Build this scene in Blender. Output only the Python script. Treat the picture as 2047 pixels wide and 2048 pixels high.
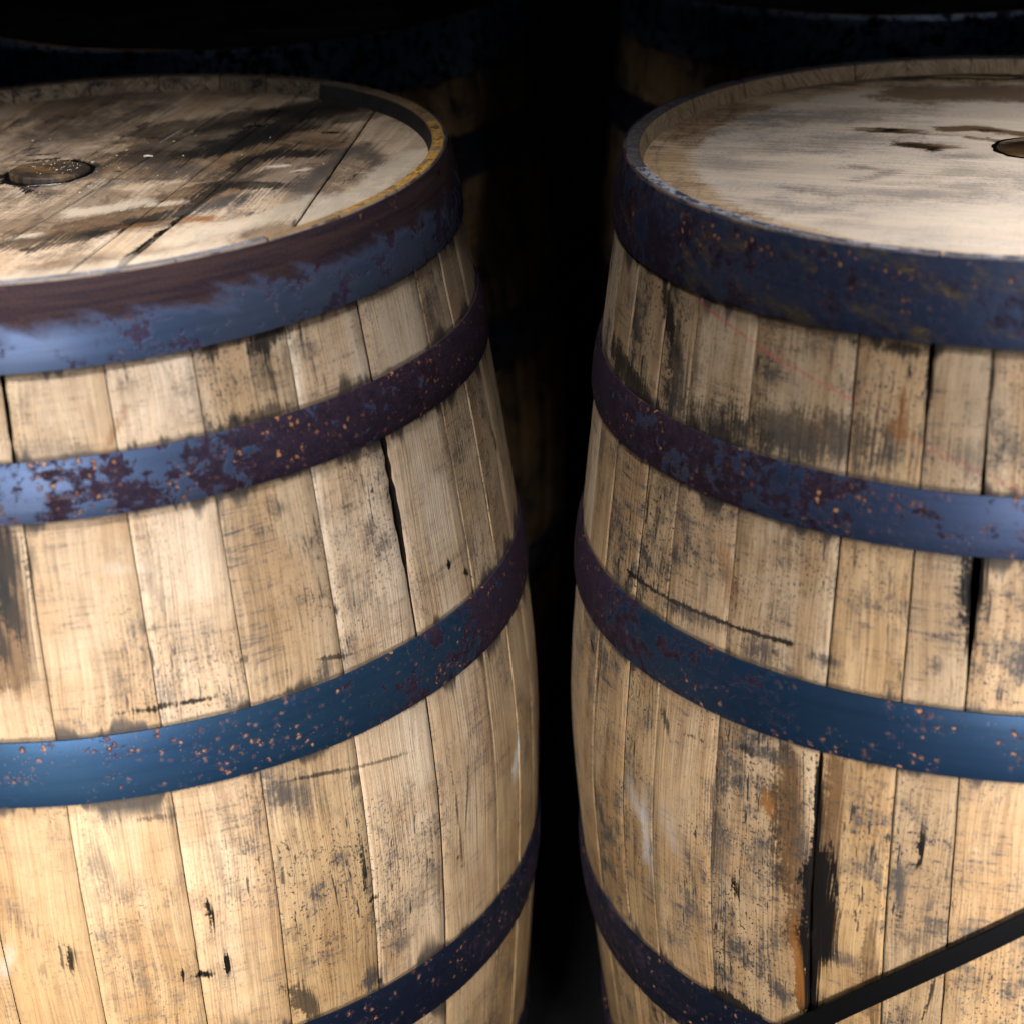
import bpy, bmesh, math, random
from mathutils import Vector, Matrix, noise as mnoise

sc = bpy.context.scene
for o in list(bpy.data.objects):
    bpy.data.objects.remove(o)
C = sc.collection
random.seed(7)

# ------------------------------------------------------------------ camera, light, exposure
RIM = 0.866                                   # height of the barrel rims above the ground
cam_d = bpy.data.cameras.new('camera')
cam = bpy.data.objects.new('camera', cam_d)
C.objects.link(cam)
sc.camera = cam
PITCH, ROLL = 0.4362, 0.0392
right, fwd, up = Vector((1, 0, 0)), Vector((0, math.cos(PITCH), -math.sin(PITCH))), Vector((0, math.sin(PITCH), math.cos(PITCH)))
r2 = right * math.cos(ROLL) - up * math.sin(ROLL)
u2 = right * math.sin(ROLL) + up * math.cos(ROLL)
m = Matrix.Identity(4)
for i in range(3):
    m[i][0], m[i][1], m[i][2] = r2[i], u2[i], -fwd[i]
m.translation = (0, 0, RIM + 0.3574)
cam.matrix_world = m
cam_d.sensor_fit = 'HORIZONTAL'
cam_d.sensor_width = 36.0
cam_d.lens = 36.0 * 3999.6 / 2047.0
cam_d.clip_start, cam_d.clip_end = 0.05, 50
cam_d.dof.use_dof = True
cam_d.dof.focus_distance = 1.37
cam_d.dof.aperture_fstop = 4.6

world = bpy.data.worlds.new('World')
sc.world = world
world.use_nodes = True
bg = world.node_tree.nodes['Background']
bg.inputs[0].default_value = (0.25, 0.4, 1.0, 1)
bg.inputs[1].default_value = 0.004


def area(name, loc, target, sx, sy, watts, col, spread):
    d = bpy.data.lights.new(name, 'AREA')
    d.shape = 'RECTANGLE'
    d.size, d.size_y, d.energy, d.color, d.spread = sx, sy, watts, col, math.radians(spread)
    o = bpy.data.objects.new(name, d)
    C.objects.link(o)
    o.location = loc
    o.rotation_euler = (Vector(target) - Vector(loc)).to_track_quat('-Z', 'Y').to_euler()
    return o


# unseen soft lamps added in front of the barrels: two above the camera for the heads, two low ones for the sides, a weak fill
LC = (0.99, 0.99, 0.99)
area('lamp_high', (-0.40, 0.75, RIM + 1.10), (-0.40, 0.75 + 0.365, RIM + 0.0), 0.55, 0.10, 3.2, LC, 42)
area('lamp_high', (0.56, 0.72, RIM + 1.10), (0.58, 0.72 + 0.37, RIM + 0.0), 0.55, 0.10, 3.0, LC, 42)
area('lamp_low', (-0.37, -0.10, RIM - 0.04), (-0.36, 1.05, RIM - 0.46), 0.3, 0.2, 3.2, LC, 47)
area('lamp_low', (0.43, -0.10, RIM - 0.04), (0.46, 1.05, RIM - 0.46), 0.3, 0.2, 3.2, LC, 47)
area('lamp_fill', (0.0, -0.7, RIM + 1.5), (0.0, 1.3, RIM - 0.2), 1.6, 0.8, 0.2, (0.92, 0.96, 1.0), 120)

vs = sc.view_settings
vs.view_transform = 'Standard'
vs.look = 'None'
vs.exposure, vs.gamma = 0.06, 1.0
vs.use_curve_mapping = False
sc.cycles.max_bounces = 3
sc.cycles.diffuse_bounces = 0
sc.cycles.glossy_bounces = 2
sc.cycles.use_adaptive_sampling = True
sc.cycles.adaptive_threshold = 0.03
sc.cycles.adaptive_min_samples = 12
sc.cycles.use_denoising = True


# ------------------------------------------------------------------ node helpers
class NT:
    def __init__(self, tree):
        self.t = tree
        self.x = 0

    def n(self, kind, **kw):
        nd = self.t.nodes.new(kind)
        self.x += 1
        nd.location = (self.x * 30, -(self.x % 9) * 120)
        for k, v in kw.items():
            setattr(nd, k, v)
        return nd

    def put(self, sock, v):
        if isinstance(v, bpy.types.NodeSocket):
            self.t.links.new(v, sock)
        elif v is not None:
            if hasattr(sock.default_value, '__len__') and not hasattr(v, '__len__'):
                v = (v,) * len(sock.default_value)
            if hasattr(sock.default_value, '__len__') and len(sock.default_value) == 4 and len(v) == 3:
                v = (*v, 1)
            sock.default_value = v

    def m(self, op, a, b=None, c=None, clamp=False):
        nd = self.n('ShaderNodeMath', operation=op, use_clamp=clamp)
        for i, v in enumerate((a, b, c)):
            if v is not None:
                self.put(nd.inputs[i], v)
        return nd.outputs[0]

    def v(self, op, a, b=None, s=None):
        nd = self.n('ShaderNodeVectorMath', operation=op)
        self.put(nd.inputs[0], a)
        if b is not None:
            self.put(nd.inputs[1], b)
        if s is not None:
            self.put(nd.inputs['Scale'], s)
        return nd.outputs['Value'] if op in ('LENGTH', 'DOT_PRODUCT', 'DISTANCE') else nd.outputs['Vector']

    def noise(self, vec, scale=1.0, detail=3.0, rough=0.55, dist=0.0, col=False):
        nd = self.n('ShaderNodeTexNoise')
        self.put(nd.inputs['Vector'], vec)
        self.put(nd.inputs['Scale'], scale)
        self.put(nd.inputs['Detail'], detail)
        self.put(nd.inputs['Roughness'], rough)
        self.put(nd.inputs['Distortion'], dist)
        return nd.outputs['Color' if col else 'Fac']

    def vor(self, vec, scale):
        nd = self.n('ShaderNodeTexVoronoi')
        self.put(nd.inputs['Vector'], vec)
        self.put(nd.inputs['Scale'], scale)
        return nd.outputs['Distance'], nd.outputs['Color']

    def step(self, x, lo, hi, a=0.0, b=1.0):
        nd = self.n('ShaderNodeMapRange', interpolation_type='SMOOTHSTEP')
        for i, v in enumerate((x, lo, hi, a, b)):
            self.put(nd.inputs[i], v)
        return nd.outputs[0]

    def mix(self, f, a, b, mode='MIX'):
        nd = self.n('ShaderNodeMix', data_type='RGBA', blend_type=mode)
        nd.clamp_factor = True
        self.put(nd.inputs[0], f)
        self.put(nd.inputs[6], a)
        self.put(nd.inputs[7], b)
        return nd.outputs[2]

    def sep(self, vec):
        nd = self.n('ShaderNodeSeparateXYZ')
        self.put(nd.inputs[0], vec)
        return nd.outputs

    def com(self, x, y, z=0.0):
        nd = self.n('ShaderNodeCombineXYZ')
        for i, v in enumerate((x, y, z)):
            self.put(nd.inputs[i], v)
        return nd.outputs[0]

    def uv(self):
        nd = self.n('ShaderNodeUVMap')
        nd.uv_map = 'suv'
        return nd.outputs[0]

    def bump(self, h, strength, distance):
        nd = self.n('ShaderNodeBump')
        self.put(nd.inputs['Strength'], strength)
        self.put(nd.inputs['Distance'], distance)
        self.put(nd.inputs['Height'], h)
        return nd.outputs[0]


def new_mat(name):
    mt = bpy.data.materials.new(name)
    mt.use_nodes = True
    b = mt.node_tree.nodes['Principled BSDF']
    return mt, NT(mt.node_tree), b


def new_group(name, ins, outs):
    g = bpy.data.node_groups.new(name, 'ShaderNodeTree')
    for nm, ty in ins:
        g.interface.new_socket(nm, in_out='INPUT', socket_type='NodeSocket' + ty)
    for nm, ty in outs:
        g.interface.new_socket(nm, in_out='OUTPUT', socket_type='NodeSocket' + ty)
    gi, go = g.nodes.new('NodeGroupInput'), g.nodes.new('NodeGroupOutput')
    return g, NT(g), gi.outputs, go.inputs


def use_group(k, g, **vals):
    nd = k.n('ShaderNodeGroup')
    nd.node_tree = g
    for a, b in vals.items():
        k.put(nd.inputs[a], b)
    return nd.outputs


# the base of every stain: distance (in half widths) from a roughened point to a segment ...
def warped(k, gi):
    return k.v('ADD', gi['P'], k.v('ADD', k.v('SCALE', gi['N1'], s=gi['W1']), k.v('SCALE', gi['N2'], s=gi['W2'])))


WARP = [('P', 'Vector'), ('N1', 'Vector'), ('N2', 'Vector'), ('W1', 'Float'), ('W2', 'Float')]
SEG, k, gi, go = new_group('segment_distance', WARP + [('A', 'Vector'), ('B', 'Vector'), ('Inv', 'Float')], [('E', 'Float')])
pa = k.v('SUBTRACT', warped(k, gi), gi['A'])
ba = k.v('SUBTRACT', gi['B'], gi['A'])
h = k.m('DIVIDE', k.v('DOT_PRODUCT', pa, ba), k.m('ADD', k.v('DOT_PRODUCT', ba, ba), 1e-9), clamp=True)
k.put(go['E'], k.m('MULTIPLY', k.v('LENGTH', k.v('SUBTRACT', pa, k.v('SCALE', ba, s=h))), gi['Inv']))
# ... or to a blot that tapers to its ends ...
BLOT, k, gi, go = new_group('blot_distance', WARP + [('C', 'Vector'), ('U', 'Vector'), ('V', 'Vector')], [('E', 'Float')])
q = k.v('SUBTRACT', warped(k, gi), gi['C'])
k.put(go['E'], k.v('LENGTH', k.com(k.v('DOT_PRODUCT', q, gi['U']), k.v('DOT_PRODUCT', q, gi['V']), 0.0)))
# ... turned into a ragged mask and the thin tide line round it
MASK, k, gi, go = new_group('stain_mask', [('E', 'Float'), ('Grit', 'Float'), ('G', 'Float'), ('Lo', 'Float'), ('Hi', 'Float'), ('St', 'Float')], [('Mask', 'Float'), ('Tide', 'Float')])
fld = k.m('ADD', k.m('SUBTRACT', 1.0, gi['E']), k.m('MULTIPLY', k.m('SUBTRACT', gi['Grit'], 0.465), gi['G']))
k.put(go['Mask'], k.step(fld, gi['Lo'], gi['Hi'], 0.0, gi['St']))
k.put(go['Tide'], k.m('MULTIPLY', k.m('SUBTRACT', k.step(gi['E'], 1.25, 1.1), k.step(gi['E'], 1.08, 0.85)), 0.3))

STAIN = {'k': ((0.008, 0.0065, 0.006), 0.45), 'g': ((0.050, 0.043, 0.040), 0.9), 'b': ((0.075, 0.043, 0.020), 0.22),
         'o': ((0.22, 0.085, 0.02), 0.7), 'w': ((0.62, 0.56, 0.50), 0.95), 'r': ((0.50, 0.10, 0.09), 0.5),
         'l': ((0.58, 0.48, 0.37), 0.35)}


def stains(k, col, P, N1, N2, grit, feats):
    """lay each stain (kind, polyline, half width, strength) of surface coordinates over col; returns colour and wetness"""
    wet = None
    for kind, pts, w, st in feats:
        c = STAIN[kind][0]
        com = dict(P=P, N1=N1, N2=N2, W1=min(w * 2.4, 0.02), W2=min(w * 1.6, 0.008))
        e = None
        if len(pts) == 2:
            (ax, ay), (bx, by) = pts
            L = math.hypot(bx - ax, by - ay)
            dx, dy = ((bx - ax) / L, (by - ay) / L) if L > 1e-6 else (1.0, 0.0)
            e1 = 1 / (L * 0.5 + w)
            e = use_group(k, BLOT, C=((ax + bx) / 2, (ay + by) / 2, 0), U=(dx * e1, dy * e1, 0), V=(-dy / w, dx / w, 0), **com)[0]
        else:
            for a, b in zip(pts[:-1], pts[1:]):
                dd = use_group(k, SEG, A=(*a, 0), B=(*b, 0), Inv=1 / w, **com)[0]
                e = dd if e is None else k.m('MINIMUM', e, dd)
        G, wd = {'k': (6.5, 0.8), 'g': (7.5, 1.6), 'b': (4.5, 0.9), 'o': (6.5, 1.3), 'w': (7.0, 1.7), 'r': (12.0, 1.2), 'l': (6.0, 1.2)}[kind]
        if kind == 'k' and w > 0.02:
            G = 2.5
        off = -0.12 if (kind == 'k' and w < 0.004) else -0.5
        o = use_group(k, MASK, E=e, Grit=grit, G=G, Lo=off, Hi=wd + off, St=st)
        mk = o['Mask']
        if kind == 'b':
            col = k.mix(mk, col, k.mix(0.5, k.mix(1.0, col, (0.36, 0.25, 0.15), 'MULTIPLY'), c))
            col = k.mix(o['Tide'], col, (0.04, 0.022, 0.01))
        else:
            col = k.mix(mk, col, c)
        if kind in 'kb' and st > 0.9:
            wet = mk if wet is None else k.m('MAXIMUM', wet, mk)
    return col, wet


# weathered oak: colour, relief height and a gritty mask, from (across, along, seed)
OAK, k, gi, go = new_group('weathered_oak',
                           [('P', 'Vector'), ('Seed', 'Float'), ('Tone', 'Float'), ('Grime', 'Float'), ('Depth', 'Float')],
                           [('Color', 'Color'), ('Height', 'Float'), ('Grit', 'Float'), ('N1', 'Vector'), ('N2', 'Vector')])
s_, z_, _ = k.sep(gi['P'])
seed = k.m('MULTIPLY', gi['Seed'], 37.0)
wob = k.m('MULTIPLY', k.m('SUBTRACT', k.noise(k.com(k.m('MULTIPLY', s_, 14), k.m('MULTIPLY', z_, 5), seed), 1, 2), 0.5), 0.02)
sw = k.m('ADD', s_, wob)


def an(fs, fz, detail=3.0, rough=0.55, off=0.0, dist=0.0, warp=True):
    return k.noise(k.com(k.m('MULTIPLY', sw if warp else s_, fs), k.m('MULTIPLY', z_, fz), k.m('ADD', seed, off)), 1, detail, rough, dist)


g_mid = an(170, 3.2, 4, 0.65, 1)
g_fine = an(820, 10, 3, 0.62, 2)
g_broad = an(40, 1.5, 2, 0.5, 3)
fleck = an(240, 85, 2, 0.6, 4)
cloud = an(15, 12, 3, 0.62, 5)
cloud2 = an(44, 34, 4, 0.72, 6)
scuff = an(26, 300, 4, 0.7, 7, dist=0.6, warp=False)
stroke = an(330, 40, 2, 0.6, 8)
dot = an(560, 440, 2, 0.55, 9)
gr = gi['Grime']
base = k.mix(gi['Tone'], (0.50, 0.33, 0.17), (0.62, 0.50, 0.39))
base = k.mix(k.step(g_broad, 0.36, 0.66), k.mix(1.0, base, (1.05, 1.04, 1.02), 'MULTIPLY'), k.mix(1.0, base, (0.95, 0.88, 0.78), 'MULTIPLY'))
base = k.mix(k.m('MULTIPLY', k.step(g_mid, 0.42, 0.74), 0.36), base, k.mix(1.0, base, (0.60, 0.49, 0.38), 'MULTIPLY'))
base = k.mix(k.m('MULTIPLY', k.step(g_fine, 0.42, 0.70), 0.52), base, k.mix(1.0, base, (0.52, 0.45, 0.38), 'MULTIPLY'))
base = k.mix(k.m('MULTIPLY', k.step(fleck, 0.54, 0.68), 0.4), base, k.mix(1.0, base, (1.22, 1.22, 1.20), 'MULTIPLY'))
base = k.mix(k.m('MULTIPLY', k.step(cloud, 0.42, 0.62), 0.6), base, k.mix(1.0, base, (0.76, 0.67, 0.56), 'MULTIPLY'))
smear = k.m('MULTIPLY', k.step(an(95, 16, 4, 0.68, 17), 0.50, 0.70), k.m('MULTIPLY', gr, 0.42))
base = k.mix(smear, base, k.mix(1.0, base, (0.40, 0.34, 0.29), 'MULTIPLY'))
grit = k.m('ADD', k.m('MULTIPLY', g_fine, 0.4), k.m('ADD', k.m('MULTIPLY', cloud2, 0.4), k.m('MULTIPLY', dot, 0.2)))
patch = k.step(an(12, 10, 2, 0.5, 12), 0.42, 0.62)
# soft grey bloom broken up by the grain
bloom = k.m('MULTIPLY', k.m('MULTIPLY', k.step(cloud2, 0.40, 0.66), k.step(grit, 0.40, 0.60)), k.m('MULTIPLY', gr, k.m('ADD', 0.22, patch)))
base = k.mix(k.m('MULTIPLY', bloom, 0.82, clamp=True), base, (0.095, 0.076, 0.062))
# scuffs across the grain
sc_m = k.m('MULTIPLY', k.m('MULTIPLY', k.step(scuff, 0.47, 0.66), k.step(grit, 0.40, 0.58)), k.m('MULTIPLY', k.step(k.m('ADD', cloud, k.m('MULTIPLY', fleck, 0.5)), 0.68, 0.84), gr))
base = k.mix(k.m('MULTIPLY', sc_m, 0.85), base, (0.085, 0.073, 0.07))
# short dark strokes and pin holes along the grain
st_m = k.m('MULTIPLY', k.step(stroke, 0.64, 0.70), k.m('MULTIPLY', k.m('ADD', 0.25, patch), gr))
base = k.mix(k.m('MULTIPLY', st_m, 0.85), base, (0.035, 0.03, 0.03))
dt_m = k.m('MULTIPLY', k.step(dot, 0.585, 0.67), k.m('MULTIPLY', k.m('ADD', 0.35, patch), gr))
base = k.mix(k.m('MULTIPLY', dt_m, 0.65), base, (0.04, 0.033, 0.035))
k.put(go['Color'], base)
k.put(go['Grit'], grit)
hh = k.m('SUBTRACT', k.m('MULTIPLY', g_mid, -0.55), k.m('MULTIPLY', g_fine, 0.5))
k.put(go['Height'], k.m('MULTIPLY', hh, gi['Depth']))
k.put(go['N1'], k.com(k.m('SUBTRACT', cloud2, 0.5), k.m('SUBTRACT', cloud, 0.5), 0.0))
k.put(go['N2'], k.com(k.m('SUBTRACT', dot, 0.5), k.m('SUBTRACT', fleck, 0.5), 0.0))


def oak_mat(name, seed, tone, grime, feats=(), hoop_edges=(), edge_amt=1.0, tone_z=0.0, vv=0.95):
    """side of a stave: u = distance round the barrel, v = height below the rim"""
    mt, k, b = new_mat(name)
    P = k.uv()
    s_, z_, _ = k.sep(P)
    tn = tone
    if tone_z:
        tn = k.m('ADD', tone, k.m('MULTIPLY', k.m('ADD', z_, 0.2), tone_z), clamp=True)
    o = use_group(k, OAK, P=P, Seed=seed, Tone=tn, Grime=grime, Depth=1.0)
    col = k.mix(1.0, o['Color'], (vv, vv * (0.985 if vv < 0.92 else 1.0), vv * (0.95 if vv < 0.92 else 1.0)), 'MULTIPLY')
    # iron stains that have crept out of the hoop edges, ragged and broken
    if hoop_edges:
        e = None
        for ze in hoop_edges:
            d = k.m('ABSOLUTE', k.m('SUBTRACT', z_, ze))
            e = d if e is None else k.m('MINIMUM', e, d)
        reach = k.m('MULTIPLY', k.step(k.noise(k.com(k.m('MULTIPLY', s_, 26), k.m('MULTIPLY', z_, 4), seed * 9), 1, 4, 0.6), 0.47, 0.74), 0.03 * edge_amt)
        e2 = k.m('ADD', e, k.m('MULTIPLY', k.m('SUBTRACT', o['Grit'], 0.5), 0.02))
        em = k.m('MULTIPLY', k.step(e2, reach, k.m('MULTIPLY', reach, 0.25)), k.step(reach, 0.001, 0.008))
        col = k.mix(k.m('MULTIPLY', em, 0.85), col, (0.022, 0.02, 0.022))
        dirt_shade = k.step(k.m('ADD', e, k.m('MULTIPLY', k.m('SUBTRACT', o['Grit'], 0.48), 0.012)), 0.0034, 0.0012)  # thin dirt line at the hoop edges, doubling as painted contact shade
        col = k.mix(k.m('MULTIPLY', dirt_shade, 0.7), col, (0.03, 0.022, 0.017))
    col, wet = stains(k, col, P, o['N1'], o['N2'], o['Grit'], feats)
    k.put(b.inputs['Base Color'], col)
    rough = 0.62
    if wet is not None:
        rough = k.m('SUBTRACT', 0.62, k.m('MULTIPLY', wet, 0.25))
    k.put(b.inputs['Roughness'], rough)
    b.inputs['Specular IOR Level'].default_value = 0.35
    k.put(b.inputs['Normal'], k.bump(o['Height'], 0.8, 0.0013))
    return mt


_ends = {}


def endgrain_mat(name, seed, tint, grime, paint=0.0, gold=0.0, dark=0.0):
    key = (name, int(seed) % 5, tint, grime, paint, round(gold, 1), dark)
    if key not in _ends:
        _ends[key] = make_endgrain(name, int(seed) % 5 + 1, tint, grime, paint, round(gold, 1), dark)
    return _ends[key]


def make_endgrain(name, seed, tint, grime, paint=0.0, gold=0.0, dark=0.0):
    """rim of a stave: sawn end grain; u = round the barrel, v = radius on top or height on the inside"""
    mt, k, b = new_mat(name)
    P = k.uv()
    s_, z_, _ = k.sep(P)
    rnd = random.Random(seed * 13 + 5)
    ang = rnd.uniform(-1.0, 1.0)
    q = k.com(k.m('ADD', k.m('MULTIPLY', s_, math.cos(ang)), k.m('MULTIPLY', z_, math.sin(ang))),
              k.m('SUBTRACT', k.m('MULTIPLY', z_, math.cos(ang)), k.m('MULTIPLY', s_, math.sin(ang))), seed)
    lines = k.noise(k.v('MULTIPLY', q, (850, 60, 1)), 1, 3, 0.6)
    cross = k.noise(k.v('MULTIPLY', k.com(s_, z_, seed + 3), (900, 350, 1)), 1, 3, 0.65)
    cl = k.noise(k.v('MULTIPLY', k.com(s_, z_, seed + 5), (60, 90, 1)), 1, 5, 0.65)
    fine = k.noise(k.v('MULTIPLY', k.com(s_, z_, seed + 6), (420, 420, 1)), 1, 3, 0.65)
    col = k.mix(k.step(lines, 0.4, 0.66), tint, k.mix(1.0, tint, (0.42, 0.34, 0.26), 'MULTIPLY'))
    col = k.mix(k.m('MULTIPLY', k.step(cross, 0.45, 0.68), 0.45), col, k.mix(1.0, col, (0.45, 0.4, 0.35), 'MULTIPLY'))
    if paint:
        col = k.mix(k.m('MULTIPLY', k.step(cl, 0.28, 0.38), paint), col, (0.022, 0.027, 0.05))
        col = k.mix(k.m('MULTIPLY', k.step(k.m('ADD', k.m('MULTIPLY', cl, 0.65), k.m('MULTIPLY', fine, 0.35)), 0.47, 0.57), paint), col, (0.44, 0.44, 0.50))
    if gold:
        col = k.mix(k.m('MULTIPLY', k.step(cl, 0.36, 0.56), gold), col, (0.58, 0.30, 0.045))
        col = k.mix(k.m('MULTIPLY', k.step(fine, 0.55, 0.66), 0.6 * gold), col, (0.06, 0.05, 0.05))
    col = k.mix(k.m('MULTIPLY', k.step(k.m('ADD', k.m('MULTIPLY', cl, 0.6), k.m('MULTIPLY', fine, 0.4)), 0.62 - 0.28 * grime, 0.72 - 0.25 * grime), min(1, 0.5 + grime)), col, (0.014, 0.013, 0.014))
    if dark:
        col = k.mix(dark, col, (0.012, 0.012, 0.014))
    k.put(b.inputs['Base Color'], col)
    b.inputs['Roughness'].default_value = 0.6
    b.inputs['Specular IOR Level'].default_value = 0.3
    k.put(b.inputs['Normal'], k.bump(k.m('MULTIPLY', lines, -1.0), 0.5, 0.0012))
    return mt


def hoop_mat(name, seed, sky_tint, rust, grad=0.0, brown_top=None, orange=0.5, smear=0.0, rough=0.42, metal=0.7, ns=1.0, soft=0.045, mauve=0.0):
    """steel hoop: u = round the barrel, v = height; rust grows with u*grad"""
    mt, k, b = new_mat(name)
    P = k.uv()
    s_, z_, _ = k.sep(P)
    q = k.com(s_, z_, seed * 3.7)
    big = k.noise(q, 38 * ns, 6, 0.68, 0.2)
    mid = k.noise(q, 110 * ns, 5, 0.72)
    fine = k.noise(q, 620, 3, 0.6)
    low = k.noise(q, 11, 2, 0.5)
    amt = k.m('ADD', rust, k.m('MULTIPLY', s_, grad))
    fld = k.m('ADD', k.m('ADD', k.m('MULTIPLY', big, 0.55), k.m('MULTIPLY', mid, 0.33)), k.m('MULTIPLY', low, 0.12))
    thr = k.m('SUBTRACT', 0.70, k.m('MULTIPLY', amt, 0.40))
    rm = k.step(fld, thr, k.m('ADD', thr, soft))
    drift = k.noise(k.v('MULTIPLY', q, (9, 240, 1)), 1, 3, 0.6)
    steel = k.mix(k.step(low, 0.35, 0.65), sky_tint, k.mix(1.0, sky_tint, (0.75, 0.85, 0.95), 'MULTIPLY'))  # sky reflection on the steel is put into this blue base colour
    steel = k.mix(k.m('MULTIPLY', k.step(drift, 0.45, 0.7), 0.35), steel, k.mix(1.0, steel, (0.6, 0.62, 0.66), 'MULTIPLY'))
    steel = k.mix(k.m('MULTIPLY', k.step(fine, 0.52, 0.72), 0.3), steel, k.mix(1.0, steel, (0.55, 0.55, 0.6), 'MULTIPLY'))
    rustc = k.mix(k.step(mid, 0.42, 0.62), (0.027, 0.014, 0.029), (0.011, 0.006, 0.014))
    rustc = k.mix(k.m('MULTIPLY', k.step(fine, 0.50, 0.66), 0.75), rustc, (0.046, 0.022, 0.018))
    rustc = k.mix(k.m('MULTIPLY', k.step(fine, 0.48, 0.36), 0.6), rustc, (0.006, 0.004, 0.008))
    rustc = k.mix(k.m('MULTIPLY', k.step(low, 0.4, 0.6), 0.35), rustc, (0.018, 0.014, 0.032))
    if mauve:
        rustc = k.mix(mauve, rustc, k.mix(k.step(fine, 0.4, 0.62), (0.030, 0.020, 0.050), (0.085, 0.070, 0.135)))
    if brown_top is not None:
        edge = k.m('ADD', z_, k.m('MULTIPLY', k.m('SUBTRACT', fld, 0.5), 0.026))
        edge = k.m('ADD', edge, k.m('MULTIPLY', k.m('SUBTRACT', k.noise(k.v('MULTIPLY', k.com(k.m('ADD', s_, k.m('MULTIPLY', z_, 1.6)), z_, 2.2), (42, 8, 1)), 1, 2, 0.5), 0.5), 0.030))
        bt = k.step(edge, brown_top - 0.008, brown_top + 0.008)
        rm = k.m('MAXIMUM', rm, bt)
        rustc = k.mix(k.m('MULTIPLY', bt, 0.75), rustc, k.mix(k.step(k.noise(k.v('MULTIPLY', q, (12, 300, 1)), 1, 3, 0.6), 0.35, 0.65), (0.048, 0.024, 0.014), (0.019, 0.010, 0.008)))
    col = k.mix(rm, steel, rustc)
    if smear:
        sq = k.com(k.m('ADD', s_, k.m('MULTIPLY', z_, -0.8)), k.m('ADD', z_, k.m('MULTIPLY', s_, 0.35)), seed)
        sm = k.m('MULTIPLY', k.step(k.noise(k.v('MULTIPLY', sq, (20, 60, 1)), 1, 4, 0.65), 0.52, 0.68), k.step(fine, 0.35, 0.6))
        col = k.mix(k.m('MULTIPLY', sm, smear), col, (0.15, 0.105, 0.035))
    # orange pits, gathered in clumps
    d, rc = k.vor(k.v('ADD', q, k.v('SCALE', k.noise(q, 420, 2, 0.5, 0, True), s=0.005)), 230)
    d2, rc2 = k.vor(q, 470)
    clump = k.step(k.noise(q, 30, 3, 0.6), 0.56 - 0.22 * orange, 0.72 - 0.18 * orange)
    pick = k.m('GREATER_THAN', k.sep(rc)[0], 0.70)
    pick2 = k.m('GREATER_THAN', k.sep(rc2)[0], 0.72)
    om = k.m('MULTIPLY', k.m('MAXIMUM', k.m('MULTIPLY', k.step(d, k.m('MULTIPLY_ADD', k.sep(rc)[2], 0.24, 0.26), k.m('MULTIPLY_ADD', k.sep(rc)[2], 0.16, 0.12)), pick), k.m('MULTIPLY', k.step(d2, 0.32, 0.16), k.m('MULTIPLY', pick2, 0.45))), clump)
    ocol = k.mix(k.sep(rc)[1], (0.10, 0.038, 0.018), (0.40, 0.19, 0.075))
    col = k.mix(om, col, ocol)
    halo = k.m('MULTIPLY', k.m('MULTIPLY', k.step(d, 0.6, 0.34), pick), clump)
    halo = k.m('MULTIPLY', halo, k.m('SUBTRACT', 1.0, om))
    col = k.mix(k.m('MULTIPLY', halo, 0.9), col, (0.035, 0.014, 0.024))
    ox = k.m('MAXIMUM', rm, k.m('MAXIMUM', om, halo))
    k.put(b.inputs['Base Color'], col)
    k.put(b.inputs['Metallic'], k.m('MULTIPLY', k.m('SUBTRACT', 1.0, ox), metal))
    k.put(b.inputs['Roughness'], k.m('ADD', k.m('ADD', rough, k.m('MULTIPLY', fine, 0.08)), k.m('MULTIPLY', ox, 0.3)))
    k.put(b.inputs['Specular IOR Level'], k.m('MULTIPLY_ADD', ox, -0.3, 0.45))
    hgt = k.m('ADD', k.m('MULTIPLY', k.m('SUBTRACT', ox, 0.0), k.m('ADD', 0.5, fine)), k.m('MULTIPLY', drift, 0.15))
    k.put(b.inputs['Normal'], k.bump(hgt, 0.5, 0.0004))
    return mt


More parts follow.
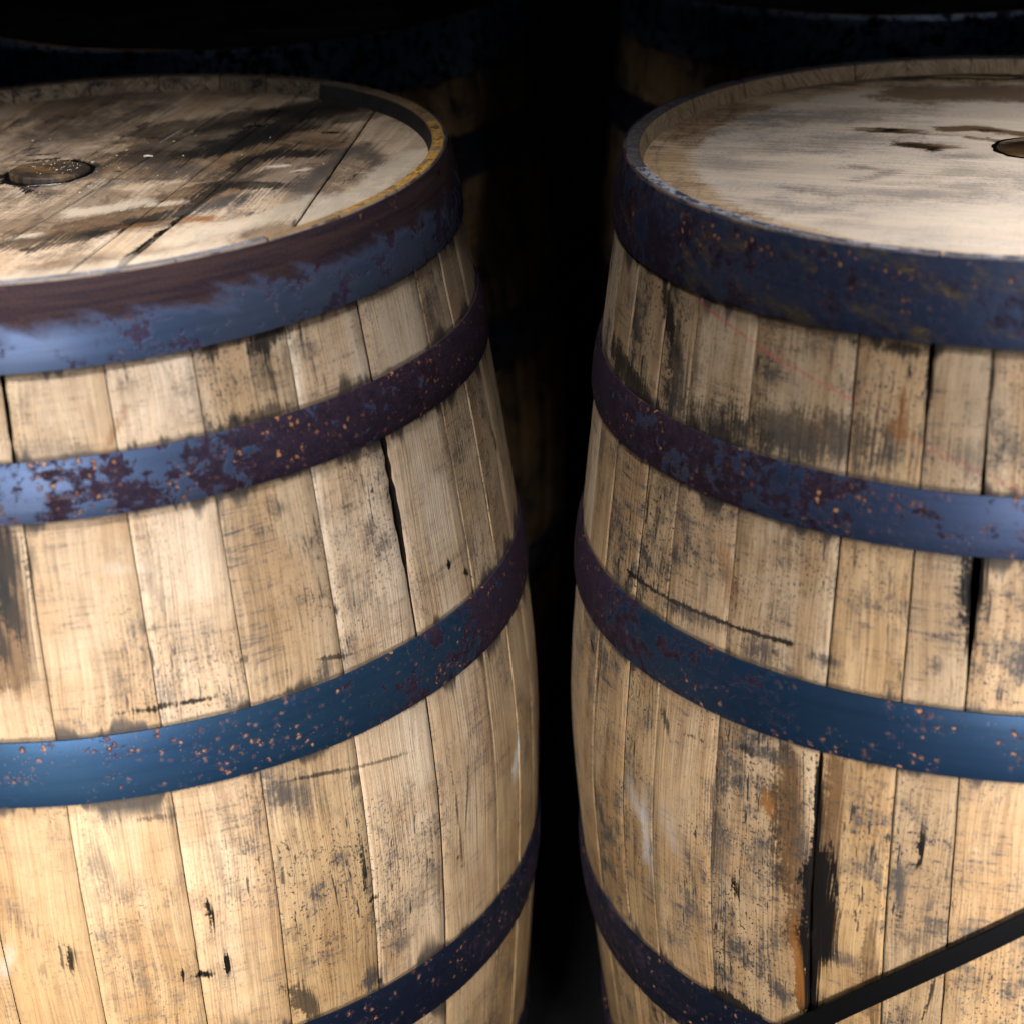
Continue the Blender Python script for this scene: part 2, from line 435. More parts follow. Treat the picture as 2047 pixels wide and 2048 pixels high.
def head_mat(name, seed, angle, tone, grime, feats, bleach=None, wash=0.0):
    """barrel head: u, v = position on the head; the grain runs along angle"""
    mt, k, b = new_mat(name)
    P = k.uv()
    x_, y_, _ = k.sep(P)
    ca, sa = math.cos(angle), math.sin(angle)
    across = k.m('SUBTRACT', k.m('MULTIPLY', x_, sa), k.m('MULTIPLY', y_, ca))
    along = k.m('ADD', k.m('MULTIPLY', x_, ca), k.m('MULTIPLY', y_, sa))
    oi = k.n('ShaderNodeObjectInfo').outputs['Random']
    o = use_group(k, OAK, P=k.com(across, along, 0), Seed=k.m('ADD', seed, oi), Tone=tone, Grime=grime, Depth=1.0)
    col = o['Color']
    r = k.v('LENGTH', k.v('ADD', P, k.v('SCALE', o['N2'], s=0.006)))
    if bleach:
        streak = k.noise(k.com(k.m('MULTIPLY', across, 60), k.m('MULTIPLY', along, 4), 3.3), 1, 3, 0.55)
        white = k.mix(k.step(streak, 0.4, 0.62), (0.80, 0.70, 0.60), (0.70, 0.62, 0.56))
        col = k.mix(k.m('MULTIPLY', k.step(k.m('ADD', r, k.m('MULTIPLY', k.m('SUBTRACT', o['Grit'], 0.48), 0.06)), 0.229, 0.217), bleach), col, white)
        line = k.m('MULTIPLY', k.step(k.m('ABSOLUTE', k.m('SUBTRACT', r, 0.247)), 0.0012, 0.0004), 0.35)
        col = k.mix(line, col, (0.10, 0.08, 0.07))
    if wash:
        col = k.mix(0.6 * wash, col, k.mix(1.0, col, (0.62, 0.64, 0.68), 'MULTIPLY'))
        big = k.noise(P, 9, 5, 0.6, 0.8)
        wm = k.m('MULTIPLY', k.step(big, 0.45, 0.56), wash)
        col = k.mix(wm, col, k.mix(1.0, col, (0.34, 0.31, 0.30), 'MULTIPLY'))
        wm2 = k.m('MULTIPLY', k.step(k.noise(k.v('ADD', P, (3, 1, 0)), 21, 4, 0.65, 1.2), 0.55, 0.575), wash)
        col = k.mix(k.m('MULTIPLY', wm2, 0.6), col, k.mix(1.0, col, (0.36, 0.34, 0.40), 'MULTIPLY'))
    col, wet = stains(k, col, P, o['N1'], o['N2'], o['Grit'], feats)
    k.put(b.inputs['Base Color'], col)
    k.put(b.inputs['Roughness'], k.m('SUBTRACT', 0.6, k.m('MULTIPLY', wet, 0.3)) if wet is not None else 0.6)
    b.inputs['Specular IOR Level'].default_value = 0.35
    k.put(b.inputs['Normal'], k.bump(o['Height'], 0.6, 0.0012))
    return mt


def plain_mat(name, col, rough=0.6, scale=120, var=0.5, metal=0.0, spec=0.4):
    mt, k, b = new_mat(name)
    tc = k.n('ShaderNodeTexCoord').outputs['Object']
    nz = k.noise(tc, scale, 5, 0.65)
    c = k.mix(k.step(nz, 0.3, 0.7), col, tuple(x * (1 - var) for x in col))
    k.put(b.inputs['Base Color'], c)
    b.inputs['Roughness'].default_value = rough
    b.inputs['Metallic'].default_value = metal
    b.inputs['Specular IOR Level'].default_value = spec
    k.put(b.inputs['Normal'], k.bump(nz, 0.3, 0.001))
    return mt


# ------------------------------------------------------------------ object helpers
def link(name, mesh, parent=None, mats=()):
    o = bpy.data.objects.new(name, mesh)
    C.objects.link(o)
    for mt in mats:
        mesh.materials.append(mt)
    if parent:
        o.parent = parent
    return o


def tag(o, label=None, cat=None, group=None, kind=None):
    for a, v in (('label', label), ('category', cat), ('group', group), ('kind', kind)):
        if v:
            o[a] = v
    return o


def grid_mesh(name, verts, faces, uvs, mat_idx=None, sharp=38):
    me = bpy.data.meshes.new(name)
    me.from_pydata(verts, [], faces)
    uvl = me.uv_layers.new(name='suv')
    for lp in me.loops:
        uvl.data[lp.index].uv = uvs[lp.vertex_index]
    me.polygons.foreach_set('use_smooth', [True] * len(me.polygons))
    if mat_idx:
        me.polygons.foreach_set('material_index', mat_idx)
    me.set_sharp_from_angle(angle=math.radians(sharp))
    me.update()
    return me


def interp(tab, x):
    if x >= tab[0][0]:
        return tab[0][1]
    for (a, va), (b, vb) in zip(tab, tab[1:]):
        if x >= b:
            return va + (vb - va) * (a - x) / (a - b)
    return tab[-1][1]


class Profile:
    def __init__(self, R0, Rb, zb, p, H):
        self.R0, self.Rb, self.zb, self.p, self.H = R0, Rb, zb, p, H

    def r(self, z):
        u = math.sqrt(((z - self.zb) / abs(self.zb)) ** 2 + 0.002)
        return self.Rb - (self.Rb - self.R0) * (min(u, 1.02) ** self.p)


def stave_mesh(pf, th0, th1, seed, gap0, gap1, rows, cols, dr, jit):
    """one stave between angles th0 and th1; gap0/gap1 give the half gap on either side by height"""
    H = pf.H
    w = 0.0015 + dr
    path = []                                     # (radius, z, kind) bottom -> top outside, over the rim, down inside
    for i in range(rows + 1):
        z = -H + 0.001 + (H - 0.0022) * i / rows
        path.append((pf.r(z) - 0.0015 - dr * min(1.0, max(0.0, -z - 0.004) / 0.05), z, 0))
    path += [(pf.R0 - 0.0015 - 0.0009, -0.0003, 0), (pf.R0 - 0.0015 - 0.002, 0.0, 1), (pf.R0 - 0.0105, -0.0006, 1), (pf.R0 - 0.0113, -0.0016, 1), (pf.R0 - 0.0150, -0.0160, 1), (pf.R0 - 0.0265, -0.034, 1)]
    zs = [-H + 0.001 + (H - 0.0022) * i / rows for i in range(rows + 1)]
    low = [i for i in range(rows + 1) if zs[i] < -0.038]      # rows that have an inner twin
    for i in reversed(low):
        path.append((pf.r(zs[i]) - 0.0265, zs[i], 1))
    fr = [0.0, 0.028] + [j / cols for j in range(1, cols)] + [0.972, 1.0]
    verts, uvs, faces, mi = [], [], [], []
    nc = len(fr)
    half = (th1 - th0) / 2
    for (r, z, kd) in path:
        a = th0 + (gap0(z) + jit(th0, z)) / r
        b = th1 - (gap1(z) - jit(th1, z)) / r
        for j, f in enumerate(fr):
            t = a + (b - a) * f
            rr = r
            if kd == 0:
                ph = t - (th0 + th1) / 2
                rr = r * (1 + 0.35 * (math.cos(half) / math.cos(ph) - 1) * 0.6)
                if j in (0, nc - 1):
                    rr -= 0.0010
                rr += 0.0003 * mnoise.noise(Vector((t * 40, z * 30, seed)))
            verts.append((rr * math.cos(t), rr * math.sin(t), z))
            s = (t + math.pi / 2)
            if s > math.pi:
                s -= 2 * math.pi
            uvs.append((s * 0.3, z if kd == 0 else (r - 0.0 if abs(z) < 0.001 else z)))
    n = len(path)
    for i in range(n - 1):
        for j in range(nc - 1):
            faces.append((i * nc + j, i * nc + j + 1, (i + 1) * nc + j + 1, (i + 1) * nc + j))
            mi.append(0 if i < rows + 1 else (1 if i < rows + 4 else (2 if i < rows + 6 else 3)))
    for j in range(nc - 1):
        faces.append(((n - 1) * nc + j, (n - 1) * nc + j + 1, j + 1, j))
        mi.append(2)
    nl = len(low)
    for c in (0, nc - 1):
        quads = [(i, i + 1, n - 2 - i, n - 1 - i) for i in range(nl - 1)]
        polys = quads + [tuple(range(nl - 1, n - nl + 1))]
        for q in polys:
            ids = [x * nc + c for x in q]
            faces.append(tuple(ids if c == 0 else reversed(ids)))
            mi.append(3)
    return grid_mesh('stave', verts, faces, uvs, mi)


def hoop_mesh(pf, zt, zb, segs, seed, thick=0.0017, flare=0.0):
    n = 9
    verts, uvs, faces = [], [], []
    sec = []
    for i in range(n):
        f = i / (n - 1)
        z = zt + (zb - zt) * f
        r = pf.r(zt) + (pf.r(zb) - pf.r(zt)) * f
        r = r + 0.0006 + 0.0012 * math.sin(math.pi * f) - (0.0007 if i in (0, n - 1) else 0) + flare * max(0, f - 0.8) * 5
        sec.append((r, z))
    sec += [(sec[-1][0] - thick, zb + 0.0003), (sec[0][0] - thick, zt - 0.0003)]
    m = len(sec)
    for i in range(segs):
        t = 2 * math.pi * i / segs + 0.31
        c, s = math.cos(t), math.sin(t)
        wz = 0.0009 * mnoise.noise(Vector((c * 1.6, s * 1.6, seed))) + 0.00025 * mnoise.noise(Vector((c * 9, s * 9, seed + 4)))
        wr = 0.0004 * mnoise.noise(Vector((c * 3, s * 3, seed + 8)))
        sa = t + math.pi / 2
        while sa > math.pi:
            sa -= 2 * math.pi
        for (r, z) in sec:
            verts.append(((r + wr) * c, (r + wr) * s, z + wz))
            uvs.append((sa * 0.3, z))
    for i in range(segs):
        k2 = (i + 1) % segs
        for j in range(m):
            j2 = (j + 1) % m
            faces.append((i * m + j, k2 * m + j, k2 * m + j2, i * m + j2))
    return grid_mesh('hoop', verts, faces, uvs)


def head_boards(parent, R, z, angle, seams, mats, gap, seed, bevel=0.0009):
    """boards of a head: seams are (offset, taper) lines parallel to angle"""
    ca, sa = math.cos(angle), math.sin(angle)
    rnd = random.Random(seed)
    lines = [(-R - 0.01, 0)] + list(seams) + [(R + 0.01, 0)]
    thick = 0.024
    for i in range(len(lines) - 1):
        (o0, k0), (o1, k1) = lines[i], lines[i + 1]
        rows = 44
        dz = rnd.uniform(-0.0004, 0.0)

        def circ(o, kk, sgn):                       # where the line o + kk t meets the circle
            A, B, Cc = 1 + kk * kk, 2 * o * kk, o * o - R * R
            disc = B * B - 4 * A * Cc
            return (-B + sgn * math.sqrt(disc)) / (2 * A) if disc > 0 else None
        ts = [x for x in (circ(o0, k0, -1), circ(o0, k0, 1), circ(o1, k1, -1), circ(o1, k1, 1)) if x is not None]
        if o0 < 0 < o1:
            ts += [-R, R]
        t0, t1 = min(ts), max(ts)
        verts, uvs, faces = [], [], []
        for a in range(rows + 1):
            t = -math.cos(math.pi * a / rows) * 0.5 * (t1 - t0) * 0.9995 + 0.5 * (t0 + t1)
            lim = math.sqrt(max(R * R - t * t, 1e-8))
            wob = 0.0004 * mnoise.noise(Vector((t * 30, i, seed)))
            wob2 = 0.0004 * mnoise.noise(Vector((t * 30, i + 1, seed)))
            lo = max(o0 + k0 * t + gap + wob, -lim)
            hi = min(o1 + k1 * t - gap + wob2, lim)
            if hi - lo < 0.0004:
                mid = (hi + lo) / 2
                mid = max(-lim, min(lim, mid))
                lo, hi = mid - 0.0002, mid + 0.0002
            bv = min(bevel, (hi - lo) * 0.2)
            for (q, zz) in ((lo, z - thick), (lo, z - bevel), (lo + bv, z), (hi - bv, z), (hi, z - bevel), (hi, z - thick)):
                x = q * sa + t * ca
                y = -q * ca + t * sa
                verts.append((x, y, zz + dz))
                uvs.append((x, y))
        for a in range(rows):
            for j in range(6):
                j2 = (j + 1) % 6
                faces.append((a * 6 + j, a * 6 + j2, (a + 1) * 6 + j2, (a + 1) * 6 + j))
        faces.append((0, 5, 4, 3, 2, 1))
        faces.append(tuple(rows * 6 + j for j in range(6)))
        me = grid_mesh('head_board', verts, faces, uvs, sharp=20)
        bm = bmesh.new()
        bm.from_mesh(me)
        bmesh.ops.recalc_face_normals(bm, faces=bm.faces)
        bm.to_mesh(me)
        bm.free()
        lo_, hi_ = min(o0 + k0 * t0, o0 + k0 * t1), max(o1 + k1 * t0, o1 + k1 * t1)
        link('head_board', me, parent, [mats(lambda x, y, w: lo_ - w < x * sa - y * ca < hi_ + w)])


def disc_mesh(name, R, h, dome, seed, segs=56):
    """bung: a short plug with a rounded upper edge and a slightly uneven top"""
    prof = [(0.0, h + dome), (R * 0.35, h + dome * 0.9), (R * 0.7, h + dome * 0.55), (R * 0.9, h), (R * 0.975, h - 0.0006), (R, h - 0.0018), (R * 0.985, -0.006)]
    verts, uvs, faces = [(0, 0, h + dome)], [(0, 0)], []
    for (r, z) in prof[1:]:
        for i in range(segs):
            t = 2 * math.pi * i / segs
            rr = r * (1 + 0.012 * mnoise.noise(Vector((math.cos(t) * 2, math.sin(t) * 2, seed))))
            verts.append((rr * math.cos(t), rr * math.sin(t), z + 0.0004 * mnoise.noise(Vector((rr * 90 * math.cos(t), rr * 90 * math.sin(t), seed)))))
            uvs.append((rr * math.cos(t), rr * math.sin(t)))
    for i in range(segs):
        faces.append((0, 1 + i, 1 + (i + 1) % segs))
    for a in range(len(prof) - 2):
        for i in range(segs):
            b, c = 1 + a * segs + i, 1 + a * segs + (i + 1) % segs
            faces.append((b, b + segs, c + segs, c))
    return grid_mesh(name, verts, faces, uvs, sharp=50)


# ------------------------------------------------------------------ stains, in surface coordinates
# sides: (distance round the barrel from its front, height below the rim); heads: (x, y) on the head


def ring_mesh(r0, r1, seed, segs=72):
    """thin ragged black ring that stands for the shaded gap round a bung"""
    verts, faces, uvs = [], [], []
    for i in range(segs):
        t = 2 * math.pi * i / segs
        c, s = math.cos(t), math.sin(t)
        w = r1 + 0.0022 * mnoise.noise(Vector((c * 2, s * 2, seed))) + 0.0012 * mnoise.noise(Vector((c * 8, s * 8, seed))) + 0.0022 * max(0.0, -0.6 * c + 0.5 * s)
        for (r, z) in ((r0, 0.0), (r0, 0.0005), (max(w, r0 + 0.0004), 0.0005), (max(w, r0 + 0.0004) + 0.0004, 0.0)):
            verts.append((r * c, r * s, z))
            uvs.append((r * c, r * s))
    for i in range(segs):
        j = (i + 1) % segs
        for q in range(4):
            faces.append((i * 4 + q, j * 4 + q, j * 4 + (q + 1) % 4, i * 4 + (q + 1) % 4))
    return grid_mesh('bung_gap_ring', verts, faces, uvs)
SL = [
  ('b', [(-0.0106, -0.1563), (-0.0094, -0.1915), (-0.0144, -0.2374)], 0.012, 0.85),
  ('k', [(-0.0085, -0.1531), (-0.0082, -0.1787)], 0.0078, 0.9),
  ('k', [(-0.0101, -0.1851), (-0.0055, -0.208)], 0.0045, 0.85),
  ('k', [(0.0089, -0.151), (0.0082, -0.1861)], 0.003, 0.7),
  ('k', [(-0.0158, -0.2141), (-0.0148, -0.234)], 0.0037, 0.8),
  ('k', [(0.1442, -0.0557), (0.1442, -0.0557)], 0.0045, 0.8),
  ('k', [(0.1741, -0.0582), (0.1953, -0.0563)], 0.0048, 0.9),
  ('k', [(0.1713, -0.0626), (0.178, -0.0829)], 0.0048, 0.4),
  ('k', [(0.151, -0.101), (0.1831, -0.1026)], 0.0043, 0.7),
  ('k', [(0.0518, -0.1034), (0.0518, -0.1034)], 0.0053, 0.4),
  ('k', [(0.1763, -0.1457), (0.1894, -0.1459)], 0.0028, 0.8),
  ('g', [(0.1709, -0.1649), (0.1709, -0.1649)], 0.0056, 0.7),
  ('k', [(0.2439, -0.176), (0.2439, -0.176)], 0.0019, 0.9),
  ('k', [(0.306, -0.2521), (0.306, -0.2521)], 0.0024, 1),
  ('k', [(0.3225, -0.2653), (0.3257, -0.2691)], 0.0028, 1),
  ('g', [(0.0796, -0.1955), (0.0847, -0.203)], 0.0061, 0.3),
  ('k', [(0.0566, -0.2732), (0.0791, -0.2737)], 0.0022, 0.95),
  ('k', [(0.0869, -0.2737), (0.1097, -0.274)], 0.0019, 0.95),
  ('k', [(0.1814, -0.2711), (0.2006, -0.2747)], 0.0016, 0.8),
  ('g', [(0.1835, -0.2807), (0.1835, -0.2807)], 0.0065, 0.8),
  ('k', [(0.1316, -0.254), (0.1316, -0.254)], 0.0025, 0.6),
  ('g', [(0.0774, -0.2205), (0.0774, -0.2205)], 0.0031, 0.7),
  ('g', [(0.1365, -0.3474), (0.153, -0.3647)], 0.011, 0.85),
  ('k', [(0.0486, -0.3494), (0.0702, -0.3501)], 0.0025, 0.6),
  ('g', [(0.0437, -0.3403), (0.0675, -0.3465)], 0.0063, 0.6),
  ('k', [(0.1622, -0.3495), (0.2354, -0.3648)], 0.0013, 0.6),
  ('k', [(0.1351, -0.3451), (0.1912, -0.3538)], 0.001, 0.5),
  ('g', [(0.1954, -0.3652), (0.1954, -0.3652)], 0.004, 0.8),
  ('k', [(0.192, -0.4065), (0.1928, -0.4605)], 0.0017, 0.9),
  ('k', [(0.1955, -0.4633), (0.1988, -0.4625)], 0.0027, 1),
  ('k', [(0.277, -0.3946), (0.2819, -0.4779)], 0.0014, 0.7),
  ('k', [(0.2957, -0.4053), (0.2872, -0.4551)], 0.0011, 0.7),
  ('k', [(0.278, -0.4733), (0.278, -0.4733)], 0.0018, 0.8),
  ('k', [(0.0856, -0.421), (0.0863, -0.4375)], 0.002, 1),
  ('k', [(-0.0049, -0.4373), (-0.0053, -0.4559)], 0.0026, 0.95),
  ('k', [(-0.011, -0.4411), (-0.0119, -0.4555)], 0.0013, 0.7),
  ('k', [(0.0925, -0.4664), (0.0923, -0.4771)], 0.002, 1),
  ('k', [(0.0745, -0.4759), (0.0792, -0.4773)], 0.003, 1),
  ('k', [(0.0631, -0.4686), (0.0628, -0.4762)], 0.0017, 1),
  ('k', [(0.1401, -0.3922), (0.1409, -0.3976)], 0.0013, 0.8),
  ('g', [(0.0298, -0.3975), (0.0187, -0.366)], 0.0058, 0.5),
  ('k', [(0.1375, -0.5165), (0.1464, -0.5433)], 0.0062, 0.8),
  ('g', [(0.1925, -0.5286), (0.1925, -0.5286)], 0.0084, 0.9),
  ('k', [(0.1984, -0.5365), (0.1984, -0.5365)], 0.0028, 0.9),
  ('g', [(0.2344, -0.5423), (0.2344, -0.5423)], 0.005, 0.8),
  ('k', [(0.1362, -0.4024), (0.1355, -0.43)], 0.0013, 0.7),
  ('w', [(0.3693, -0.4375), (0.3621, -0.4593)], 0.0059, 0.8),
  ('w', [(0.0558, -0.1785), (0.0709, -0.1809)], 0.0036, 0.22),
  ('w', [(-0.0435, -0.4411), (-0.0499, -0.4581)], 0.0046, 0.3),
  ('g', [(0.3374, -0.132), (0.3374, -0.132)], 0.0054, 0.6),
  ('k', [(0.4118, -0.198), (0.4158, -0.2153)], 0.0021, 0.8),
  ('g', [(0.3394, -0.0838), (0.342, -0.1125)], 0.0073, 0.7),
  ('o', [(0.0778, -0.0876), (0.0677, -0.1015)], 0.0024, 0.5),
  ('g', [(0.0197, -0.0991), (0.0471, -0.1034)], 0.0074, 0.4),
]
SR = [
  ('r', [(-0.3038, -0.0568), (-0.2441, -0.0714), (-0.2042, -0.0818), (-0.1686, -0.0914)], 0.0007, 0.5),
  ('r', [(-0.1226, -0.1115), (-0.0757, -0.1287)], 0.0012, 0.3),
  ('r', [(-0.2441, -0.0714), (-0.2441, -0.0714)], 0.0012, 0.6),
  ('k', [(-0.2338, -0.121), (-0.172, -0.1174)], 0.0123, 0.65),
  ('g', [(-0.2328, -0.1288), (-0.1712, -0.125)], 0.0123, 0.7),
  ('k', [(-0.284, -0.1261), (-0.2425, -0.1312)], 0.0095, 0.55),
  ('k', [(-0.2912, -0.1349), (-0.2912, -0.1349)], 0.0035, 0.9),
  ('k', [(-0.4213, -0.1214), (-0.3537, -0.1376)], 0.0075, 0.9),
  ('k', [(-0.321, -0.0905), (-0.32, -0.1234)], 0.0057, 0.75),
  ('g', [(-0.3121, -0.1045), (-0.3136, -0.1249)], 0.0057, 0.8),
  ('k', [(-0.3416, -0.0631), (-0.332, -0.0803)], 0.0045, 0.9),
  ('g', [(-0.1373, -0.1043), (-0.1385, -0.1258)], 0.0132, 0.55),
  ('o', [(-0.1393, -0.0835), (-0.137, -0.1073)], 0.0035, 0.7),
  ('o', [(-0.1405, -0.1047), (-0.1305, -0.1094)], 0.0041, 0.5),
  ('k', [(-0.1252, -0.0552), (-0.1195, -0.0871)], 0.0026, 0.9),
  ('k', [(-0.1616, -0.0567), (-0.1228, -0.0574)], 0.0035, 0.85),
  ('k', [(-0.0841, -0.0606), (-0.084, -0.0811)], 0.0017, 0.7),
  ('g', [(-0.1055, -0.1125), (-0.0868, -0.1199)], 0.0087, 0.6),
  ('g', [(-0.0768, -0.0953), (-0.0631, -0.1184)], 0.0058, 0.5),
  ('k', [(-0.3356, -0.196), (-0.3326, -0.2252)], 0.0023, 0.9),
  ('k', [(-0.353, -0.2594), (-0.3135, -0.259), (-0.2679, -0.2565), (-0.1965, -0.2534)], 0.0017, 0.95),
  ('g', [(-0.3133, -0.2608), (-0.2458, -0.2597)], 0.0047, 0.7),
  ('g', [(-0.2175, -0.2639), (-0.2175, -0.2639)], 0.0082, 0.8),
  ('k', [(-0.2064, -0.2639), (-0.2064, -0.2639)], 0.0031, 0.7),
  ('g', [(-0.1754, -0.2585), (-0.1671, -0.258)], 0.0037, 0.9),
  ('o', [(-0.2535, -0.2106), (-0.2447, -0.2316)], 0.0057, 0.5),
  ('g', [(-0.2539, -0.2243), (-0.2539, -0.2243)], 0.007, 0.5),
  ('k', [(-0.0842, -0.1804), (-0.0852, -0.1998)], 0.0059, 1),
  ('k', [(-0.0854, -0.1968), (-0.0847, -0.2382)], 0.0039, 1),
  ('g', [(-0.104, -0.2471), (-0.104, -0.2471)], 0.0048, 0.8),
  ('g', [(-0.0695, -0.2335), (-0.0547, -0.2357)], 0.009, 0.4),
  ('k', [(-0.1702, -0.3242), (-0.1698, -0.3725), (-0.1695, -0.4094)], 0.0022, 1),
  ('b', [(-0.1931, -0.3367), (-0.1871, -0.382), (-0.1769, -0.4313), (-0.1746, -0.4631)], 0.0096, 0.9),
  ('b', [(-0.1606, -0.3284), (-0.1606, -0.3659), (-0.1609, -0.4028)], 0.0063, 0.85),
  ('g', [(-0.1802, -0.3723), (-0.1728, -0.4298)], 0.0051, 0.7),
  ('o', [(-0.1806, -0.453), (-0.1762, -0.5065)], 0.0033, 1),
  ('o', [(-0.1602, -0.4177), (-0.1557, -0.4475)], 0.0032, 1),
  ('g', [(-0.2207, -0.3359), (-0.1899, -0.3339)], 0.0045, 0.9),
  ('k', [(-0.2226, -0.3366), (-0.2186, -0.3387)], 0.0026, 0.8),
  ('o', [(-0.2047, -0.3645), (-0.203, -0.3731)], 0.0036, 0.9),
  ('g', [(-0.2438, -0.3826), (-0.2395, -0.4516)], 0.0086, 0.75),
  ('g', [(-0.2085, -0.4016), (-0.2115, -0.4143)], 0.0066, 0.6),
  ('k', [(-0.2248, -0.4381), (-0.2241, -0.4521)], 0.003, 1),
  ('k', [(-0.2348, -0.4788), (-0.2358, -0.5166)], 0.0014, 0.8),
  ('k', [(-0.1045, -0.3635), (-0.1043, -0.3807)], 0.0025, 1),
  ('k', [(-0.1043, -0.3814), (-0.1058, -0.3864)], 0.0016, 1),
  ('g', [(-0.1152, -0.3902), (-0.1148, -0.4235)], 0.0035, 0.9),
  ('k', [(-0.1141, -0.4241), (-0.1141, -0.4241)], 0.0022, 0.9),
  ('k', [(-0.1587, -0.3873), (-0.1518, -0.4341)], 0.0016, 0.95),
  ('k', [(-0.1426, -0.4273), (-0.1397, -0.4429)], 0.0016, 0.9),
  ('k', [(-0.2951, -0.341), (-0.2905, -0.351)], 0.003, 0.8),
  ('k', [(-0.4029, -0.3386), (-0.3895, -0.3468)], 0.0014, 0.9),
  ('k', [(-0.2588, -0.3448), (-0.2588, -0.3448)], 0.0017, 0.8),
  ('k', [(-0.2723, -0.3463), (-0.2655, -0.3455)], 0.0017, 0.7),
  ('k', [(-0.2447, -0.3604), (-0.2447, -0.3604)], 0.0016, 0.9),
  ('w', [(-0.3121, -0.4211), (-0.3089, -0.4655)], 0.0059, 0.6),
  ('w', [(-0.3242, -0.4198), (-0.3158, -0.4356)], 0.0056, 0.35),
  ('w', [(-0.2862, -0.419), (-0.2783, -0.435)], 0.0069, 0.25),
  ('k', [(-0.2488, -0.5467), (-0.2352, -0.5433), (-0.2106, -0.5478)], 0.0042, 0.95),
  ('g', [(-0.1908, -0.5177), (-0.1908, -0.5177)], 0.0081, 0.8),
  ('g', [(-0.1626, -0.4708), (-0.1363, -0.4698)], 0.0046, 0.7),
  ('k', [(-0.0903, -0.47), (-0.0957, -0.5052)], 0.0013, 0.9),
  ('b', [(-0.1322, -0.4479), (-0.1272, -0.5097)], 0.0045, 0.6),
  ('o', [(-0.1229, -0.491), (-0.1229, -0.491)], 0.0065, 0.6),
  ('g', [(-0.2641, -0.4396), (-0.2603, -0.4628)], 0.0027, 0.7),
  ('g', [(-0.3527, -0.5436), (-0.3163, -0.5371)], 0.0037, 0.5),
  ('k', [(-0.3194, -0.6051), (-0.3145, -0.6161)], 0.003, 0.8),
  ('g', [(-0.1032, -0.4401), (-0.1032, -0.4401)], 0.0077, 0.6),
  ('k', [(-0.1702, -0.3242), (-0.1697, -0.3688), (-0.1693, -0.4075)], 0.0032, 1),
  ('k', [(-0.1674, -0.4049), (-0.1645, -0.4386), (-0.1666, -0.4703)], 0.009, 1),
  ('k', [(-0.1673, -0.4685), (-0.172, -0.4961), (-0.1684, -0.5297)], 0.0066, 1),
  ('o', [(-0.1797, -0.4736), (-0.1762, -0.5154)], 0.003, 0.9),
]
